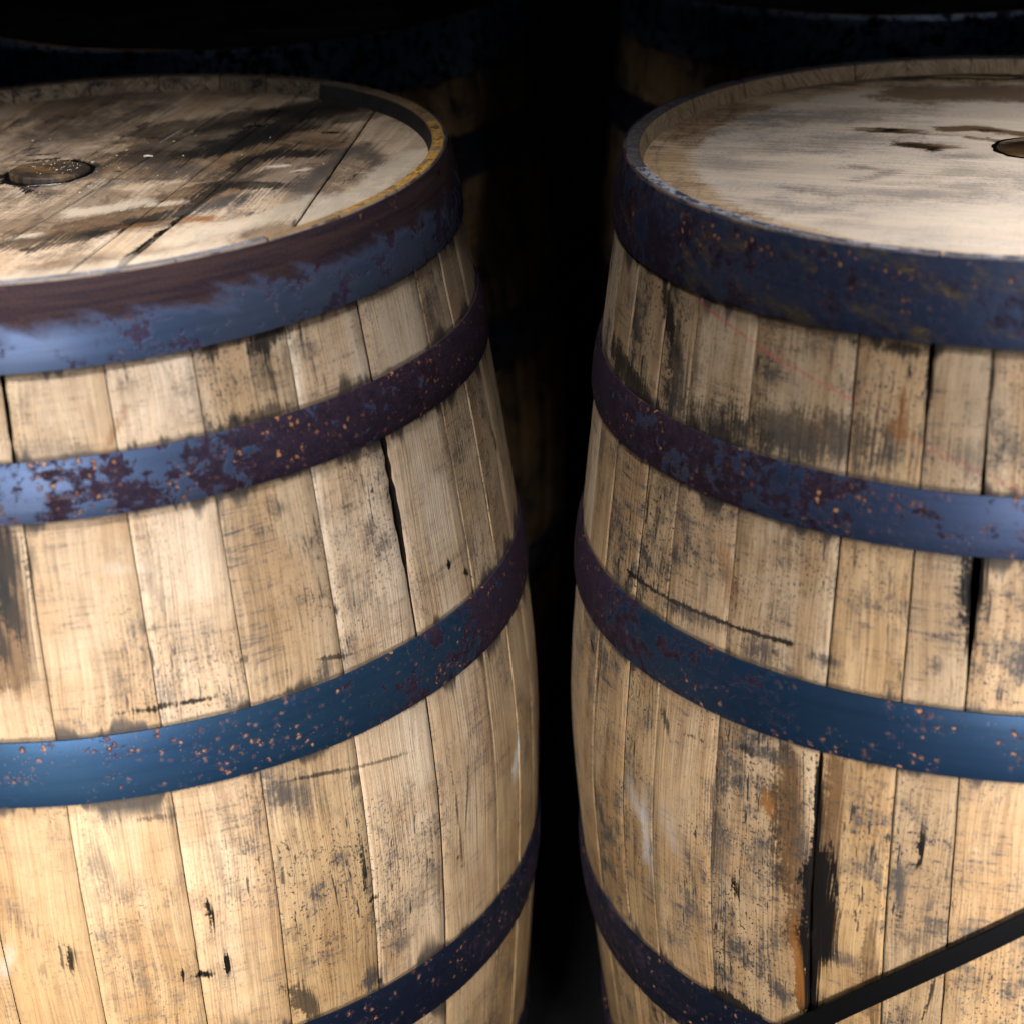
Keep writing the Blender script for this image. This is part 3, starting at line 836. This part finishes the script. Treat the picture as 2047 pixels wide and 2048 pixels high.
HL = [
  ('b', [(0.004, -0.141), (0.063, -0.1097), (0.1116, -0.0503)], 0.0191, 0.75),
  ('k', [(0.0194, -0.1546), (0.0475, -0.1339)], 0.0069, 0.7),
  ('b', [(0.0376, 0.03), (0.1002, 0.0156), (0.1598, 0.0704)], 0.0322, 0.7),
  ('k', [(0.0952, 0.0575), (0.1424, 0.1008)], 0.0145, 0.9),
  ('k', [(0.1543, 0.1388), (0.1914, 0.161)], 0.0114, 0.85),
  ('k', [(0.0418, -0.1381), (0.0842, -0.0973)], 0.0051, 0.8),
  ('k', [(0.1221, 0.0106), (0.1473, 0.0453)], 0.0078, 0.85),
  ('k', [(0.1088, -0.0558), (0.1391, -0.0191)], 0.0061, 0.7),
  ('g', [(-0.0545, 0.0927), (-0.0043, 0.1705)], 0.026, 0.6),
  ('k', [(0.0612, 0.0655), (0.1121, 0.1037), (0.1688, 0.1508)], 0.0347, 0.75),
  ('k', [(0.0414, 0.1254), (0.0862, 0.1326), (0.1219, 0.1579)], 0.0171, 0.75),
  ('k', [(0.1373, 0.1587), (0.1745, 0.1814)], 0.0154, 0.8),
  ('k', [(0.1064, 0.0549), (0.1337, 0.1134), (0.1543, 0.1388)], 0.0094, 0.75),
  ('k', [(0.1378, 0.0311), (0.1666, 0.0298)], 0.0093, 0.9),
  ('k', [(0.177, 0.0865), (0.1853, 0.0845)], 0.0037, 1),
  ('k', [(0.1142, 0.1196), (0.1253, 0.123)], 0.0038, 1),
  ('k', [(0.0951, -0.1053), (0.1116, -0.0503), (0.1293, 0.009)], 0.0052, 0.8),
  ('k', [(0.0716, -0.2128), (0.076, -0.1882), (0.0831, -0.157), (0.0929, -0.1248), (0.0985, -0.106)], 0.003, 1),
  ('k', [(0.1189, -0.0397), (0.1471, -0.0484)], 0.0068, 0.85),
  ('g', [(0.1723, -0.0873), (0.1831, -0.0033), (0.2088, 0.0447), (0.2185, -0.0114)], 0.0079, 0.8),
  ('g', [(0.1071, -0.0965), (0.1282, -0.0778)], 0.0112, 0.9),
  ('k', [(0.0585, -0.122), (0.0863, -0.1124)], 0.0032, 0.8),
  ('o', [(0.0564, -0.1249), (0.0745, -0.121)], 0.0029, 0.9),
  ('l', [(0.0225, -0.0843), (0.0387, -0.082), (0.0635, -0.0698)], 0.008, 0.55),
  ('l', [(0.0748, -0.078), (0.0877, -0.075)], 0.004, 0.6),
  ('l', [(-0.0039, -0.1341), (0.0051, -0.1306)], 0.0051, 0.6),
  ('o', [(0.105, -0.1185), (0.1167, -0.1209)], 0.0052, 0.9),
  ('l', [(0.146, -0.0001), (0.1549, -0.0008)], 0.0032, 0.9),
  ('l', [(0.1633, -0.0182), (0.1699, -0.0133)], 0.0035, 0.7),
  ('k', [(0.1634, -0.0195), (0.1662, -0.0188)], 0.0024, 1),
  ('g', [(0.0561, 0.0257), (0.0954, -0.0029)], 0.0143, 0.7),
  ('k', [(0.0755, 0.0147), (0.0847, 0.0258)], 0.0035, 0.6),
  ('k', [(-0.0071, -0.1493), (0.0218, -0.134)], 0.0082, 0.5),
  ('k', [(0.0319, -0.136), (0.0648, -0.1212)], 0.007, 0.5),
  ('k', [(-0.0394, 0.0737), (-0.0229, 0.074)], 0.0029, 0.9),
  ('k', [(-0.0438, 0.0916), (-0.0384, 0.0961)], 0.0019, 0.9),
  ('k', [(-0.0764, 0.1602), (-0.0699, 0.1948)], 0.0015, 0.9),
  ('g', [(0.016, 0.1654), (0.0359, 0.2171)], 0.0078, 0.5),
  ('k', [(0.0323, 0.014), (0.0367, 0.013)], 0.0021, 0.9),
  ('k', [(0.0188, 0.0671), (0.0201, 0.0682)], 0.0011, 1),
  ('k', [(-0.0502, 0.0208), (-0.0357, -0.0055), (-0.0194, -0.0253)], 0.0036, 0.95),
  ('k', [(-0.0324, 0.0569), (-0.0182, 0.0591)], 0.0033, 1),
  ('k', [(-0.0125, 0.0482), (0.0058, 0.0372)], 0.0022, 0.95),
  ('k', [(-0.0753, 0.2715), (-0.0221, 0.2752), (0.0703, 0.2649)], 0.0058, 0.5),
  ('g', [(0.0208, -0.018), (0.0621, -0.0146)], 0.0087, 0.6),
  ('l', [(0.1026, -0.1609), (0.1497, -0.1278), (0.179, -0.0888)], 0.0113, 0.5),
  ('l', [(0.0082, -0.2216), (0.061, -0.2127), (0.1245, -0.1858)], 0.012, 0.45),
  ('l', [(0.1759, -0.1333), (0.218, -0.0736), (0.2459, 0.0086)], 0.0109, 0.55),
  ('k', [(0.1716, -0.1465), (0.1727, -0.1326)], 0.0019, 0.8),
  ('k', [(0.1406, -0.117), (0.1431, -0.1097)], 0.0023, 0.6),
  ('k', [(0.1936, 0.1213), (0.2159, 0.1311)], 0.0076, 0.5),
]
HR = [
  ('g', [(-0.1778, 0.0442), (-0.0684, 0.0646)], 0.0211, 0.4),
  ('g', [(-0.1279, -0.0761), (-0.0306, -0.0761)], 0.0195, 0.35),
  ('g', [(-0.1933, -0.0798), (-0.1492, -0.1078)], 0.0129, 0.3),
  ('g', [(-0.2166, 0.0091), (-0.1827, 0.0048)], 0.0103, 0.3),
  ('b', [(-0.2321, 0.1083), (-0.1932, 0.1643)], 0.022, 0.35),
  ('b', [(-0.0363, 0.1907), (0.0054, 0.188), (0.0549, 0.1859), (0.1043, 0.1705)], 0.0231, 0.9),
  ('k', [(-0.0465, 0.2614), (0.0091, 0.2585), (0.0848, 0.2417)], 0.0168, 0.9),
  ('k', [(-0.0031, 0.2389), (0.0674, 0.2355)], 0.0028, 0.9),
  ('k', [(-0.0696, 0.0438), (-0.0643, 0.0403), (-0.0537, 0.0321)], 0.0067, 1),
  ('b', [(-0.0706, 0.0439), (-0.0426, 0.0347)], 0.0056, 0.95),
  ('b', [(-0.0852, 0.09), (-0.0549, 0.0786)], 0.0065, 0.95),
  ('k', [(-0.076, 0.0887), (-0.0699, 0.0864)], 0.0047, 1),
  ('b', [(-0.0324, 0.0828), (-0.0108, 0.0828), (0.0186, 0.063)], 0.0058, 0.95),
  ('k', [(-0.0114, 0.08), (0.0082, 0.0715)], 0.0032, 0.8),
  ('k', [(-0.0082, 0.0552), (-0.0082, 0.0552)], 0.0021, 1),
  ('b', [(-0.0216, 0.0584), (-0.0049, 0.0464), (0.0129, 0.0193)], 0.0032, 0.8),
  ('b', [(-0.0007, 0.0347), (0.008, 0.0133), (0.0263, 0.0042)], 0.0056, 0.9),
  ('k', [(0.0043, 0.041), (0.0169, 0.0352)], 0.0049, 1),
  ('g', [(-0.1578, -0.0582), (-0.1461, -0.068)], 0.0072, 0.5),
  ('g', [(-0.1154, -0.0416), (-0.0925, -0.0258)], 0.006, 0.5),
  ('g', [(-0.1161, -0.0063), (-0.1041, -0.0155)], 0.0061, 0.6),
  ('g', [(-0.0438, 0.0133), (-0.0243, 0.0081)], 0.0076, 0.4),
  ('g', [(-0.2154, 0.0914), (-0.1844, 0.1093)], 0.0094, 0.4),
  ('g', [(-0.1599, 0.1285), (-0.0689, 0.139)], 0.0222, 0.55),
  ('b', [(-0.1804, 0.2115), (-0.1131, 0.2446), (-0.0309, 0.2591)], 0.0156, 0.6),
  ('k', [(-0.1479, 0.1133), (-0.1479, 0.1133)], 0.0015, 1),
  ('k', [(-0.1502, 0.1318), (-0.1502, 0.1318)], 0.0011, 1),
  ('g', [(-0.0533, -0.0307), (-0.0125, -0.0421)], 0.0134, 0.3),
  ('o', [(-0.1533, 0.0688), (-0.1533, 0.0688)], 0.0029, 0.5),
  ('g', [(-0.1618, -0.1283), (-0.133, -0.1424)], 0.0094, 0.25),
]


# ------------------------------------------------------------------ ground and wall
gm = plain_mat('dark_concrete', (0.006, 0.006, 0.007), 0.8, 9, 0.5)
me = bpy.data.meshes.new('ground')
me.from_pydata([(-12, -8, 0), (12, -8, 0), (12, 12, 0), (-12, 12, 0)], [], [(0, 1, 2, 3)])
tag(link('ground', me, None, [gm]), kind='structure')
wm = plain_mat('dark_blue_wall_paint', (0.03, 0.04, 0.09), 0.8, 3, 0.4)
me = bpy.data.meshes.new('wall')
bm = bmesh.new()
bmesh.ops.create_cube(bm, size=1, matrix=Matrix.Translation((0, 4.1, 1.6)) @ Matrix.Diagonal((14, 0.2, 3.2, 1)))
bm.to_mesh(me)
bm.free()
tag(link('wall', me, None, [wm]), kind='structure')


# ------------------------------------------------------------------ barrels
char_m = plain_mat('charred_soaked_oak', (0.013, 0.008, 0.006), 0.7, 300, 0.5, 0.0, 0.15)

def make_jit(seed):
    def jit(th, z):
        return 0.0005 * mnoise.noise(Vector((th * 7.3, z * 9, seed))) + 0.00025 * mnoise.noise(Vector((th * 7.3, z * 60, seed + 3)))
    return jit


def barrel(loc, axis, pf, seams, cracks, hoops, feats, tones, hoop_specs, rim_fn, seed, rows, cols, segs, grime, label, shared=None, tone_z=1.1):
    """hoops: [(top, bottom)] below the rim; seams: sorted distances round the barrel (s = 0.3 * angle from the front)"""
    a = Vector((*axis, 1)).normalized()
    u = Vector((1, 0, -axis[0])).normalized()
    v = a.cross(u)
    root = bpy.data.objects.new('oak_barrel', None)
    C.objects.link(root)
    root.empty_display_size = 0.1
    base = Vector((*loc, RIM)) - a * pf.H
    mt = Matrix.Identity(4)
    for i in range(3):
        mt[i][0], mt[i][1], mt[i][2], mt[i][3] = u[i], v[i], a[i], base[i]
    root.matrix_world = mt
    tag(root, label, 'barrel', 'oak barrels standing upright in two rows')
    jit = make_jit(seed)
    far = {}
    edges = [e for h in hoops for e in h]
    n = len(seams)
    up_ = Matrix.Translation((0, 0, pf.H))

    def gapf(i):
        tab = cracks.get(i)
        base_g = 0.00022 + 0.0003 * random.Random(seed * 100 + i).random()

        def g(z):
            e = base_g
            if tab:
                e += max(0.0, interp(tab, z) * (1 + 0.9 * mnoise.noise(Vector((z * 130, i * 1.7, 2))) + 0.5 * mnoise.noise(Vector((z * 420, i * 1.7, 5)))))
            return e
        return g
    for i in range(n):
        s0 = seams[i]
        s1 = seams[(i + 1) % n] + (2 * math.pi * 0.3 if i == n - 1 else 0)
        th0, th1 = s0 / 0.3 - math.pi / 2, s1 / 0.3 - math.pi / 2
        rnd = random.Random(seed * 31 + i)
        mid_s = (s0 + s1) / 2
        hidden = not shared and min(abs(mid_s), abs(mid_s - 0.6 * math.pi)) > 0.52      # the far side of the barrel
        me = stave_mesh(pf, th0, th1, seed + i * 3.1, gapf(i), gapf((i + 1) % n), 30 if hidden else rows, cols, rnd.uniform(0.0, 0.0011), jit)
        me.transform(up_)
        if shared:
            mats = shared['wood'][i % len(shared['wood'])], shared['rim'], shared['rim']
        else:
            fs = []
            for f in feats:
                w = f[2] * 2.6 + 0.004
                xs = [p[0] for p in f[1]]
                if max(xs) + w > s0 and min(xs) - w < s1:
                    fs.append(f)
            tone, gr_, val = tones(i, (s0 + s1) / 2)
            if hidden:
                if 'far' not in far:
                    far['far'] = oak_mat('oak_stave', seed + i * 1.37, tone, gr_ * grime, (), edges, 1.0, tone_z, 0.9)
                wood_m = far['far']
            else:
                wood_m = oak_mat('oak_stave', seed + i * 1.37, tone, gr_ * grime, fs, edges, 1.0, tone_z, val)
            mats = (wood_m, *rim_fn(i, (s0 + s1) / 2))
        link('stave', me, root, (*mats, char_m))
    for i, (zt, zb) in enumerate(hoops):
        me = hoop_mesh(pf, zt, zb, segs, seed + i)
        me.transform(up_)
        link('hoop', me, root, [hoop_specs[i]])
    return root


def fill_seams(known, seed):
    """complete the known seams round the back with staves of uneven width"""
    rnd = random.Random(seed)
    known = sorted(known)
    full = 2 * math.pi * 0.3
    rest = full - (known[-1] - known[0])
    n = round(rest / 0.062)
    ws = [rnd.uniform(0.7, 1.3) for _ in range(n)]
    t = sum(ws)
    out, s = list(known), known[-1]
    for w in ws[:-1]:
        s += w / t * rest
        out.append(s)
    return out


H = RIM
PL = Profile(0.2700, 0.3114, -0.4206, 1.534, H - 0.0)
PR = Profile(0.2701, 0.3158, -0.4335, 1.37, H - 0.0)
rl = random.Random(3)

# ---- left front barrel
seamsL = fill_seams([-0.172, -0.115, -0.049, 0.0085, 0.0735, 0.1305, 0.1985, 0.262, 0.331, 0.372, 0.412], 11)
iC = seamsL.index(0.262)
iA = seamsL.index(0.0085)
cracksL = {iC: [(-0.10, 0.0), (-0.1442, 0.0015), (-0.165, 0.0017), (-0.19, 0.0024), (-0.212, 0.0028), (-0.226, 0.0019), (-0.240, 0.0004), (-0.27, 0.0001), (-0.35, 0.0)],
           iA: [(-0.02, 0.0012), (-0.06, 0.0014), (-0.09, 0.0011), (-0.13, 0.0002), (-0.3, 0.0)]}
toneL = {0: 0.4}


def near(tab, s, default):
    """value of the nearest stave in a table keyed by distance round the barrel"""
    k_ = min(tab, key=lambda q: abs(q - s))
    return tab[k_] if abs(k_ - s) < 0.03 else default


def tonesL(i, s):
    r = random.Random(i * 7 + 1)
    t, g_ = r.uniform(0.5, 0.95), r.uniform(0.6, 1.05)
    t, v = near({-0.02: (0.5, 0.80), 0.041: (0.6, 0.90), 0.102: (0.75, 1.03), 0.165: (0.55, 0.87), 0.23: (1.0, 1.08), 0.296: (0.9, 1.0), 0.351: (0.7, 0.86), 0.39: (0.6, 0.78)}, s, (t, r.uniform(0.8, 1.0)))
    return t, g_, v


hoopsL = [(-0.0010, -0.0527), (-0.1064, -0.1439), (-0.2868, -0.3320), (-0.5430, -0.5914), (-0.722, -0.7595), (-0.8133, -0.8625)]
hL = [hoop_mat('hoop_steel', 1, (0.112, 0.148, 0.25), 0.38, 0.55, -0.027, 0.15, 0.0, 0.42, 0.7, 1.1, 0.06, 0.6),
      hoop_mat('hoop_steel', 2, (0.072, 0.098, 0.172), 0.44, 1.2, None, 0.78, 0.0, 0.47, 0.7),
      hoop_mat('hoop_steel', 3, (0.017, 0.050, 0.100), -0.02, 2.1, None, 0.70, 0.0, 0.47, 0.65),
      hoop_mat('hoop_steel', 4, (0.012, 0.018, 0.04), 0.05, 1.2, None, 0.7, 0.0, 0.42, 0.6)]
hL += [hL[3], hL[0]]


def rimL(i, s):
    gold = max(0.0, 1 - abs(s - 0.40) / 0.26)
    if -0.25 < s < 0.22:
        top = endgrain_mat('oak_rim_top', i + 1, (0.34, 0.27, 0.21), 0.45, 0.8)
    else:
        top = endgrain_mat('oak_rim_top', i + 1, (0.16, 0.12, 0.085), 0.45, 0.0, gold)
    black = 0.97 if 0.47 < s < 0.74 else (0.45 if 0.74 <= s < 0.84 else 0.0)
    return top, endgrain_mat('oak_end_grain', i + 101, (0.34, 0.26, 0.18), 0.5, 0.0, 0.0, black)


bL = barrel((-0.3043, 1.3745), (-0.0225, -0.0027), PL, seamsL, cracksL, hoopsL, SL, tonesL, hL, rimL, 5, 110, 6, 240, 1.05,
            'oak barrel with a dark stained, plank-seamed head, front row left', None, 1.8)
ring = [(-0.014 + 0.0315 * math.cos(math.radians(a_)), 0.0185 + 0.0315 * math.sin(math.radians(a_))) for a_ in range(25, 256, 46)]
HL += [('k', ring, 0.0042, 1.0), ('g', [(-0.014 + 0.033 * math.cos(math.radians(a_)), 0.0185 + 0.033 * math.sin(math.radians(a_))) for a_ in range(-105, 30, 44)], 0.005, 0.7)]


def pick(feats, hit):
    """the stains that reach a head board"""
    out = []
    for f in feats:
        w = f[2] * 2.6 + 0.006
        n_ = 8
        if any(hit(a[0] + (b[0] - a[0]) * q / n_, a[1] + (b[1] - a[1]) * q / n_, w) for a, b in zip(f[1][:-1], f[1][1:]) for q in range(n_ + 1)):
            out.append(f)
    return out


def hmL(hit):
    return head_mat('stained_oak_head', 2.2, math.radians(76), 0.75, 0.8, pick(HL, hit), None, 0.75)



head_boards(bL, 0.2575, H - 0.0125, math.radians(76), [(-0.19, 0), (-0.13, 0.02), (-0.0685, -0.01), (-0.012, 0.063), (0.0346, 0.077), (0.092, 0.0), (0.1205, -0.01), (0.192, -0.1155)], hmL, 0.0006, 3)
pmL = head_mat('stained_bung_wood', 6.6, 0.2, 0.1, 1.0, [('k', [(0, 0), (0.001, 0)], 0.06, 0.55), ('k', [(0.004, 0.008), (0.020, 0.002)], 0.012, 0.7), ('k', [(-0.02, 0.0), (-0.004, -0.012)], 0.008, 0.5), ('o', [(-0.014, 0.004), (-0.004, 0.002)], 0.006, 0.5)], None, 1.0)
gap_m = plain_mat('bung_gap_black', (0.004, 0.004, 0.005), 0.25, 500, 0.4)
sr = link('bung_gap_ring', ring_mesh(0.026, 0.0310, 3), bL, [gap_m])  # flat black ring put in for the dark gap round the bung
sr.location = (-0.014, 0.0185, H - 0.0125)
me = disc_mesh('bung', 0.0285, 0.0034, -0.0008, 3)
bg_ = link('bung', me, bL, [pmL])
bg_.location = (-0.014, 0.0185, H - 0.0125)
bg_.rotation_euler = (-0.05, 0.045, 0)

# ---- right front barrel
seamsR = fill_seams([-0.43, -0.388, -0.338, -0.302, -0.2455, -0.1705, -0.1225, -0.0845, -0.02, 0.05, 0.115], 12)
cracksR = {seamsR.index(-0.1705): [(-0.04, 0.0), (-0.30, 0.0001), (-0.33, 0.0007), (-0.40, 0.0005), (-0.44, 0.0011), (-0.49, 0.0012), (-0.55, 0.0003), (-0.7, 0)],
           seamsR.index(-0.0845): [(-0.04, 0.0002), (-0.1, 0.0002), (-0.17, 0.0014), (-0.19, 0.0022), (-0.215, 0.0019), (-0.24, 0.0007), (-0.26, 0.0001), (-0.5, 0.0001)],
           seamsR.index(-0.1225): [(-0.03, 0.001), (-0.06, 0.0010), (-0.09, 0.0004), (-0.11, 0.0), (-0.3, 0)]}


def tonesR(i, s):
    r = random.Random(i * 5 + 3)
    t, g_ = r.uniform(0.3, 0.8), r.uniform(0.95, 1.4)
    t, v = near({-0.36: (0.35, 0.78), -0.32: (0.3, 0.76), -0.274: (0.45, 0.92), -0.208: (0.55, 0.84), -0.146: (0.2, 0.90), -0.103: (0.5, 0.74), -0.052: (0.4, 0.93)}, s, (t, r.uniform(0.78, 1.0)))
    return t, g_, v


hoopsR = [(-0.0010, -0.0512), (-0.1378, -0.1754), (-0.2751, -0.3192), (-0.5472, -0.5971), (-0.70, -0.7375), (-0.8148, -0.8625)]
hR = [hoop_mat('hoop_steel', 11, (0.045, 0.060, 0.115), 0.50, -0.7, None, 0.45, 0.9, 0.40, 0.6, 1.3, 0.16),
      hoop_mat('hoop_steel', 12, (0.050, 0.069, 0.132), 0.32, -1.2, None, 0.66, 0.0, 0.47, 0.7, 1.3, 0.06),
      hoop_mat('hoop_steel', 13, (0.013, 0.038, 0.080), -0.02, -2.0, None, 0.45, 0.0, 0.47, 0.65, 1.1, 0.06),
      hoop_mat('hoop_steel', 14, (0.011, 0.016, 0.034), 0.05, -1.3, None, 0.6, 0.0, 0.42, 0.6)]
hR += [hR[3], hR[0]]


def rimR(i, s):
    if -0.7 < s < 0.25:
        top = endgrain_mat('oak_rim_top', i + 40, (0.30, 0.25, 0.22), 0.3, 0.95)
    else:
        top = endgrain_mat('oak_rim_top', i + 40, (0.14, 0.11, 0.09), 0.5, 0.5)
    return top, endgrain_mat('oak_end_grain', i + 140, (0.47, 0.34, 0.22), 0.08, 0.0)


bR = barrel((0.3552, 1.3344), (0.0059, 0.0016), PR, seamsR, cracksR, hoopsR, SR, tonesR, hR, rimR, 6, 110, 6, 240, 1.05,
            'oak barrel with a pale bleached smooth head, front row right, behind the black strap')
def hmR(hit):
    return head_mat('bleached_oak_head', 4.4, math.radians(-18), 0.55, 0.95, pick(HR, hit), 0.52, 0.0)



head_boards(bR, 0.2575, H - 0.0125, math.radians(-18), [(-0.19, 0), (-0.123, 0.0), (-0.05, 0.01), (0.012, 0), (0.085, -0.01), (0.15, 0.0), (0.205, 0)], hmR, 0.00003, 4, 0.00015)
pmR = head_mat('wet_bung_wood', 7.7, 0.0, 0.2, 0.6, [('k', [(0, 0), (0.001, 0)], 0.06, 0.6), ('k', [(-0.012, 0.006), (0.02, 0.006)], 0.010, 1.0), ('b', [(-0.02, -0.008), (0.02, -0.01)], 0.012, 0.95)])
sr = link('bung_gap_ring', ring_mesh(0.025, 0.0282, 8), bR, [gap_m])
sr.location = (0.0175, 0.0215, H - 0.0125)
me = disc_mesh('bung', 0.0275, 0.0012, -0.0004, 5)
bg_ = link('bung', me, bR, [pmR])
bg_.location = (0.0175, 0.0215, H - 0.0125)

# ---- second row, behind
woodB = [oak_mat('oak_stave_shaded', 60 + i * 2.3, 0.05 * i, 2.2, (), (-0.0527, -0.1064, -0.1439, -0.2868, -0.332), 1.0) for i in range(4)]  # darker, grimier oak: the second row's shade is partly put into its colour
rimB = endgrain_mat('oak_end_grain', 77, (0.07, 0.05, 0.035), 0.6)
hB = hoop_mat('hoop_steel_behind', 21, (0.26, 0.33, 0.45), 0.52, 0.0, None, 0.1, 0.0, 0.40, 0.7, 2.2)  # head hoop steel lightened, standing in for light missing back here
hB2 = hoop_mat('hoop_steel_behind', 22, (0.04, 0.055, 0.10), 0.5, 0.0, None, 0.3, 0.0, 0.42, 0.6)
PB = Profile(0.2700, 0.3130, -0.4300, 1.5, H)
for (x, y, sd, lab) in ((-0.245, 2.005, 31, 'shadowed oak barrel standing behind the dark-headed barrel'), (0.405, 2.03, 32, 'shadowed oak barrel standing behind the pale-headed barrel')):
    b = barrel((x, y), (0, 0), PB, fill_seams([-0.07, 0.0, 0.06], sd), {}, hoopsL, (), None, [hB, hB2, hB2, hB2, hB2, hB], None, sd, 22, 3, 96, 1.0, lab,
               {'wood': woodB, 'rim': rimB})
    hm = head_mat('oak_head_behind', sd * 0.3, 0.3, 0.3, 1.1, [('w', [(0.02 if sd == 31 else 0.5, -0.13), (0.075 if sd == 31 else 0.52, -0.15)], 0.004, 0.9)], None, 0.8)
    head_boards(b, 0.2575, H - 0.0125, 0.3, [(-0.19, 0), (-0.12, 0.0), (-0.05, 0.01), (0.02, 0), (0.09, -0.01), (0.16, 0.0)], lambda hit: hm, 0.0003, sd)
    me = disc_mesh('bung', 0.027, 0.001, -0.0004, sd)
    bg_ = link('bung', me, b, [rimB])
    bg_.location = (0.0, 0.02, H - 0.0125)

# ------------------------------------------------------------------ black strap across the front
pts = 90
hw, ht = 0.0072, 0.0014


def strap_point(q):
    z = -0.3875 + 0.6214 * q - 1.315 * q * q if q < 0 else -0.3875 + 0.6214 * q - 0.5 * q * q
    th = q / 0.3 - math.pi / 2
    n_ = Vector((math.cos(th), math.sin(th), 0))
    return n_ * (PR.r(z) + 0.0042) + Vector((0, 0, H + z)), n_


sect = [(-hw, -ht * 0.4), (-hw * 0.95, -ht), (0, -ht), (hw * 0.95, -ht), (hw, -ht * 0.4), (hw, ht * 0.4), (hw * 0.95, ht), (0, ht * 1.3), (-hw * 0.95, ht), (-hw, ht * 0.4)]
verts, uvs, faces = [], [], []
mR = bR.matrix_world
for i in range(pts + 1):
    q = -0.40 + 0.85 * i / pts
    c, n_ = strap_point(q)
    d = (strap_point(q + 0.002)[0] - strap_point(q - 0.002)[0]).normalized()
    w_ = n_.cross(d).normalized()
    n2_ = d.cross(w_).normalized()
    for (a, b) in sect:
        verts.append(mR @ (c + w_ * a + n2_ * b))
        uvs.append((q, a))
ns = len(sect)
for i in range(pts):
    for j in range(ns):
        faces.append((i * ns + j, i * ns + (j + 1) % ns, (i + 1) * ns + (j + 1) % ns, (i + 1) * ns + j))
faces.append(tuple(range(ns)))
faces.append(tuple(pts * ns + j for j in reversed(range(ns))))
me = grid_mesh('black_strap', [tuple(v) for v in verts], faces, uvs, sharp=60)
tag(link('black_strap', me, None, [plain_mat('black_webbing', (0.0015, 0.0015, 0.002), 0.7, 900, 0.4, 0.0, 0.12)]),
    'black strap pulled diagonally across the lower front of the pale-headed barrel', 'strap')


# ------------------------------------------------------------------ debris on the heads
def sliver(name, a, b, w, mat, label, cat, group=None):
    a, b = Vector(a), Vector(b)
    d = (b - a).normalized()
    n = Vector((-d.y, d.x, 0))
    verts, faces, uvs = [], [], []
    K = 6
    for i in range(K + 1):
        f = i / K
        ww = w * (0.45 + 0.55 * math.sin(math.pi * min(0.95, f + 0.08)))
        c = a.lerp(b, f) + Vector((0, 0, 0.0006 * math.sin(f * 5) * 0.4))
        for (q, zz) in ((-ww, 0), (-ww * 0.6, w * 0.8), (ww * 0.6, w * 0.9), (ww, 0)):
            verts.append(tuple(c + n * q + Vector((0, 0, zz))))
            uvs.append((f, q))
    for i in range(K):
        for j in range(4):
            faces.append((i * 4 + j, i * 4 + (j + 1) % 4, (i + 1) * 4 + (j + 1) % 4, (i + 1) * 4 + j))
    faces += [(0, 1, 2, 3), tuple(K * 4 + j for j in (3, 2, 1, 0))]
    o = link(name, grid_mesh(name, verts, faces, uvs), None, [mat])
    tag(o, label, cat, group)
    return o


def on_head(root, x, y, dz=0.0):
    return root.matrix_world @ Vector((x, y, H - 0.0125 + dz))


chip_m = plain_mat('fresh_wood', (0.75, 0.66, 0.52), 0.6, 400, 0.25)
straw_m = plain_mat('dry_straw', (0.42, 0.27, 0.09), 0.5, 400, 0.3)
sliver('wood_chip', on_head(bL, 0.0483, 0.0491), on_head(bL, 0.0549, 0.0490), 0.0009, chip_m, 'white wood chip lying right of the bung on the stained head, the longer one', 'chip', 'wood chips on the stained head')
sliver('wood_chip', on_head(bL, 0.0120, 0.0400), on_head(bL, 0.0132, 0.0432), 0.0008, chip_m, 'short pale wood chip close behind the bung on the stained head', 'chip', 'wood chips on the stained head')
sliver('wood_splinter', on_head(bL, 0.0549, 0.084), on_head(bL, 0.0669, 0.125), 0.0006, plain_mat('grey_splinter', (0.3, 0.26, 0.23), 0.6, 400, 0.3), 'grey wood splinter lying along the grain of the stained head', 'splinter')
sliver('straw_stalk', on_head(bR, -0.005, 0.246, 0.0004), on_head(bR, 0.0534, 0.2335, 0.0004), 0.0006, straw_m, 'thin yellow straw on the pale head against its far rim', 'straw')

# sawdust and grit strewn over the stained head and its bung
rnd = random.Random(44)
verts, faces, uvs = [], [], []
for i in range(150):
    if i < 60:
        r, t = 0.026 * math.sqrt(rnd.random()), rnd.uniform(0, 6.28)
        x, y, z = -0.014 + r * math.cos(t), 0.0185 + r * math.sin(t), 0.0034
    elif i < 130:
        x, y, z = rnd.gauss(0.005, 0.03), rnd.gauss(0.01, 0.05), 0.0
        if math.hypot(x + 0.014, y - 0.0185) < 0.031:
            continue
    else:
        x, y, z = rnd.gauss(0.07, 0.06), rnd.gauss(0.08, 0.08), 0.0
        if math.hypot(x, y) > 0.24 or math.hypot(x + 0.014, y - 0.0185) < 0.031:
            continue
    p = on_head(bL, x, y, z)
    sz = rnd.uniform(0.00018, 0.00045) * (1.6 if rnd.random() < 0.08 else 1)
    an_ = rnd.uniform(0, 6.28)
    ln = rnd.uniform(1, 3)
    dx, dy = Vector((math.cos(an_), math.sin(an_), 0)), Vector((-math.sin(an_), math.cos(an_), 0))
    b0 = len(verts)
    for q in (dx * sz * ln, dy * sz, -dx * sz * ln, -dy * sz, Vector((0, 0, sz * 1.1))):
        verts.append(tuple(p + q))
        uvs.append((0, 0))
    faces += [(b0, b0 + 1, b0 + 4), (b0 + 1, b0 + 2, b0 + 4), (b0 + 2, b0 + 3, b0 + 4), (b0 + 3, b0, b0 + 4), (b0 + 3, b0 + 2, b0 + 1, b0)]
tag(link('sawdust', grid_mesh('sawdust', verts, faces, uvs), None, [chip_m]), 'pale sawdust crumbs strewn around the bung of the stained head', 'sawdust', kind='stuff')
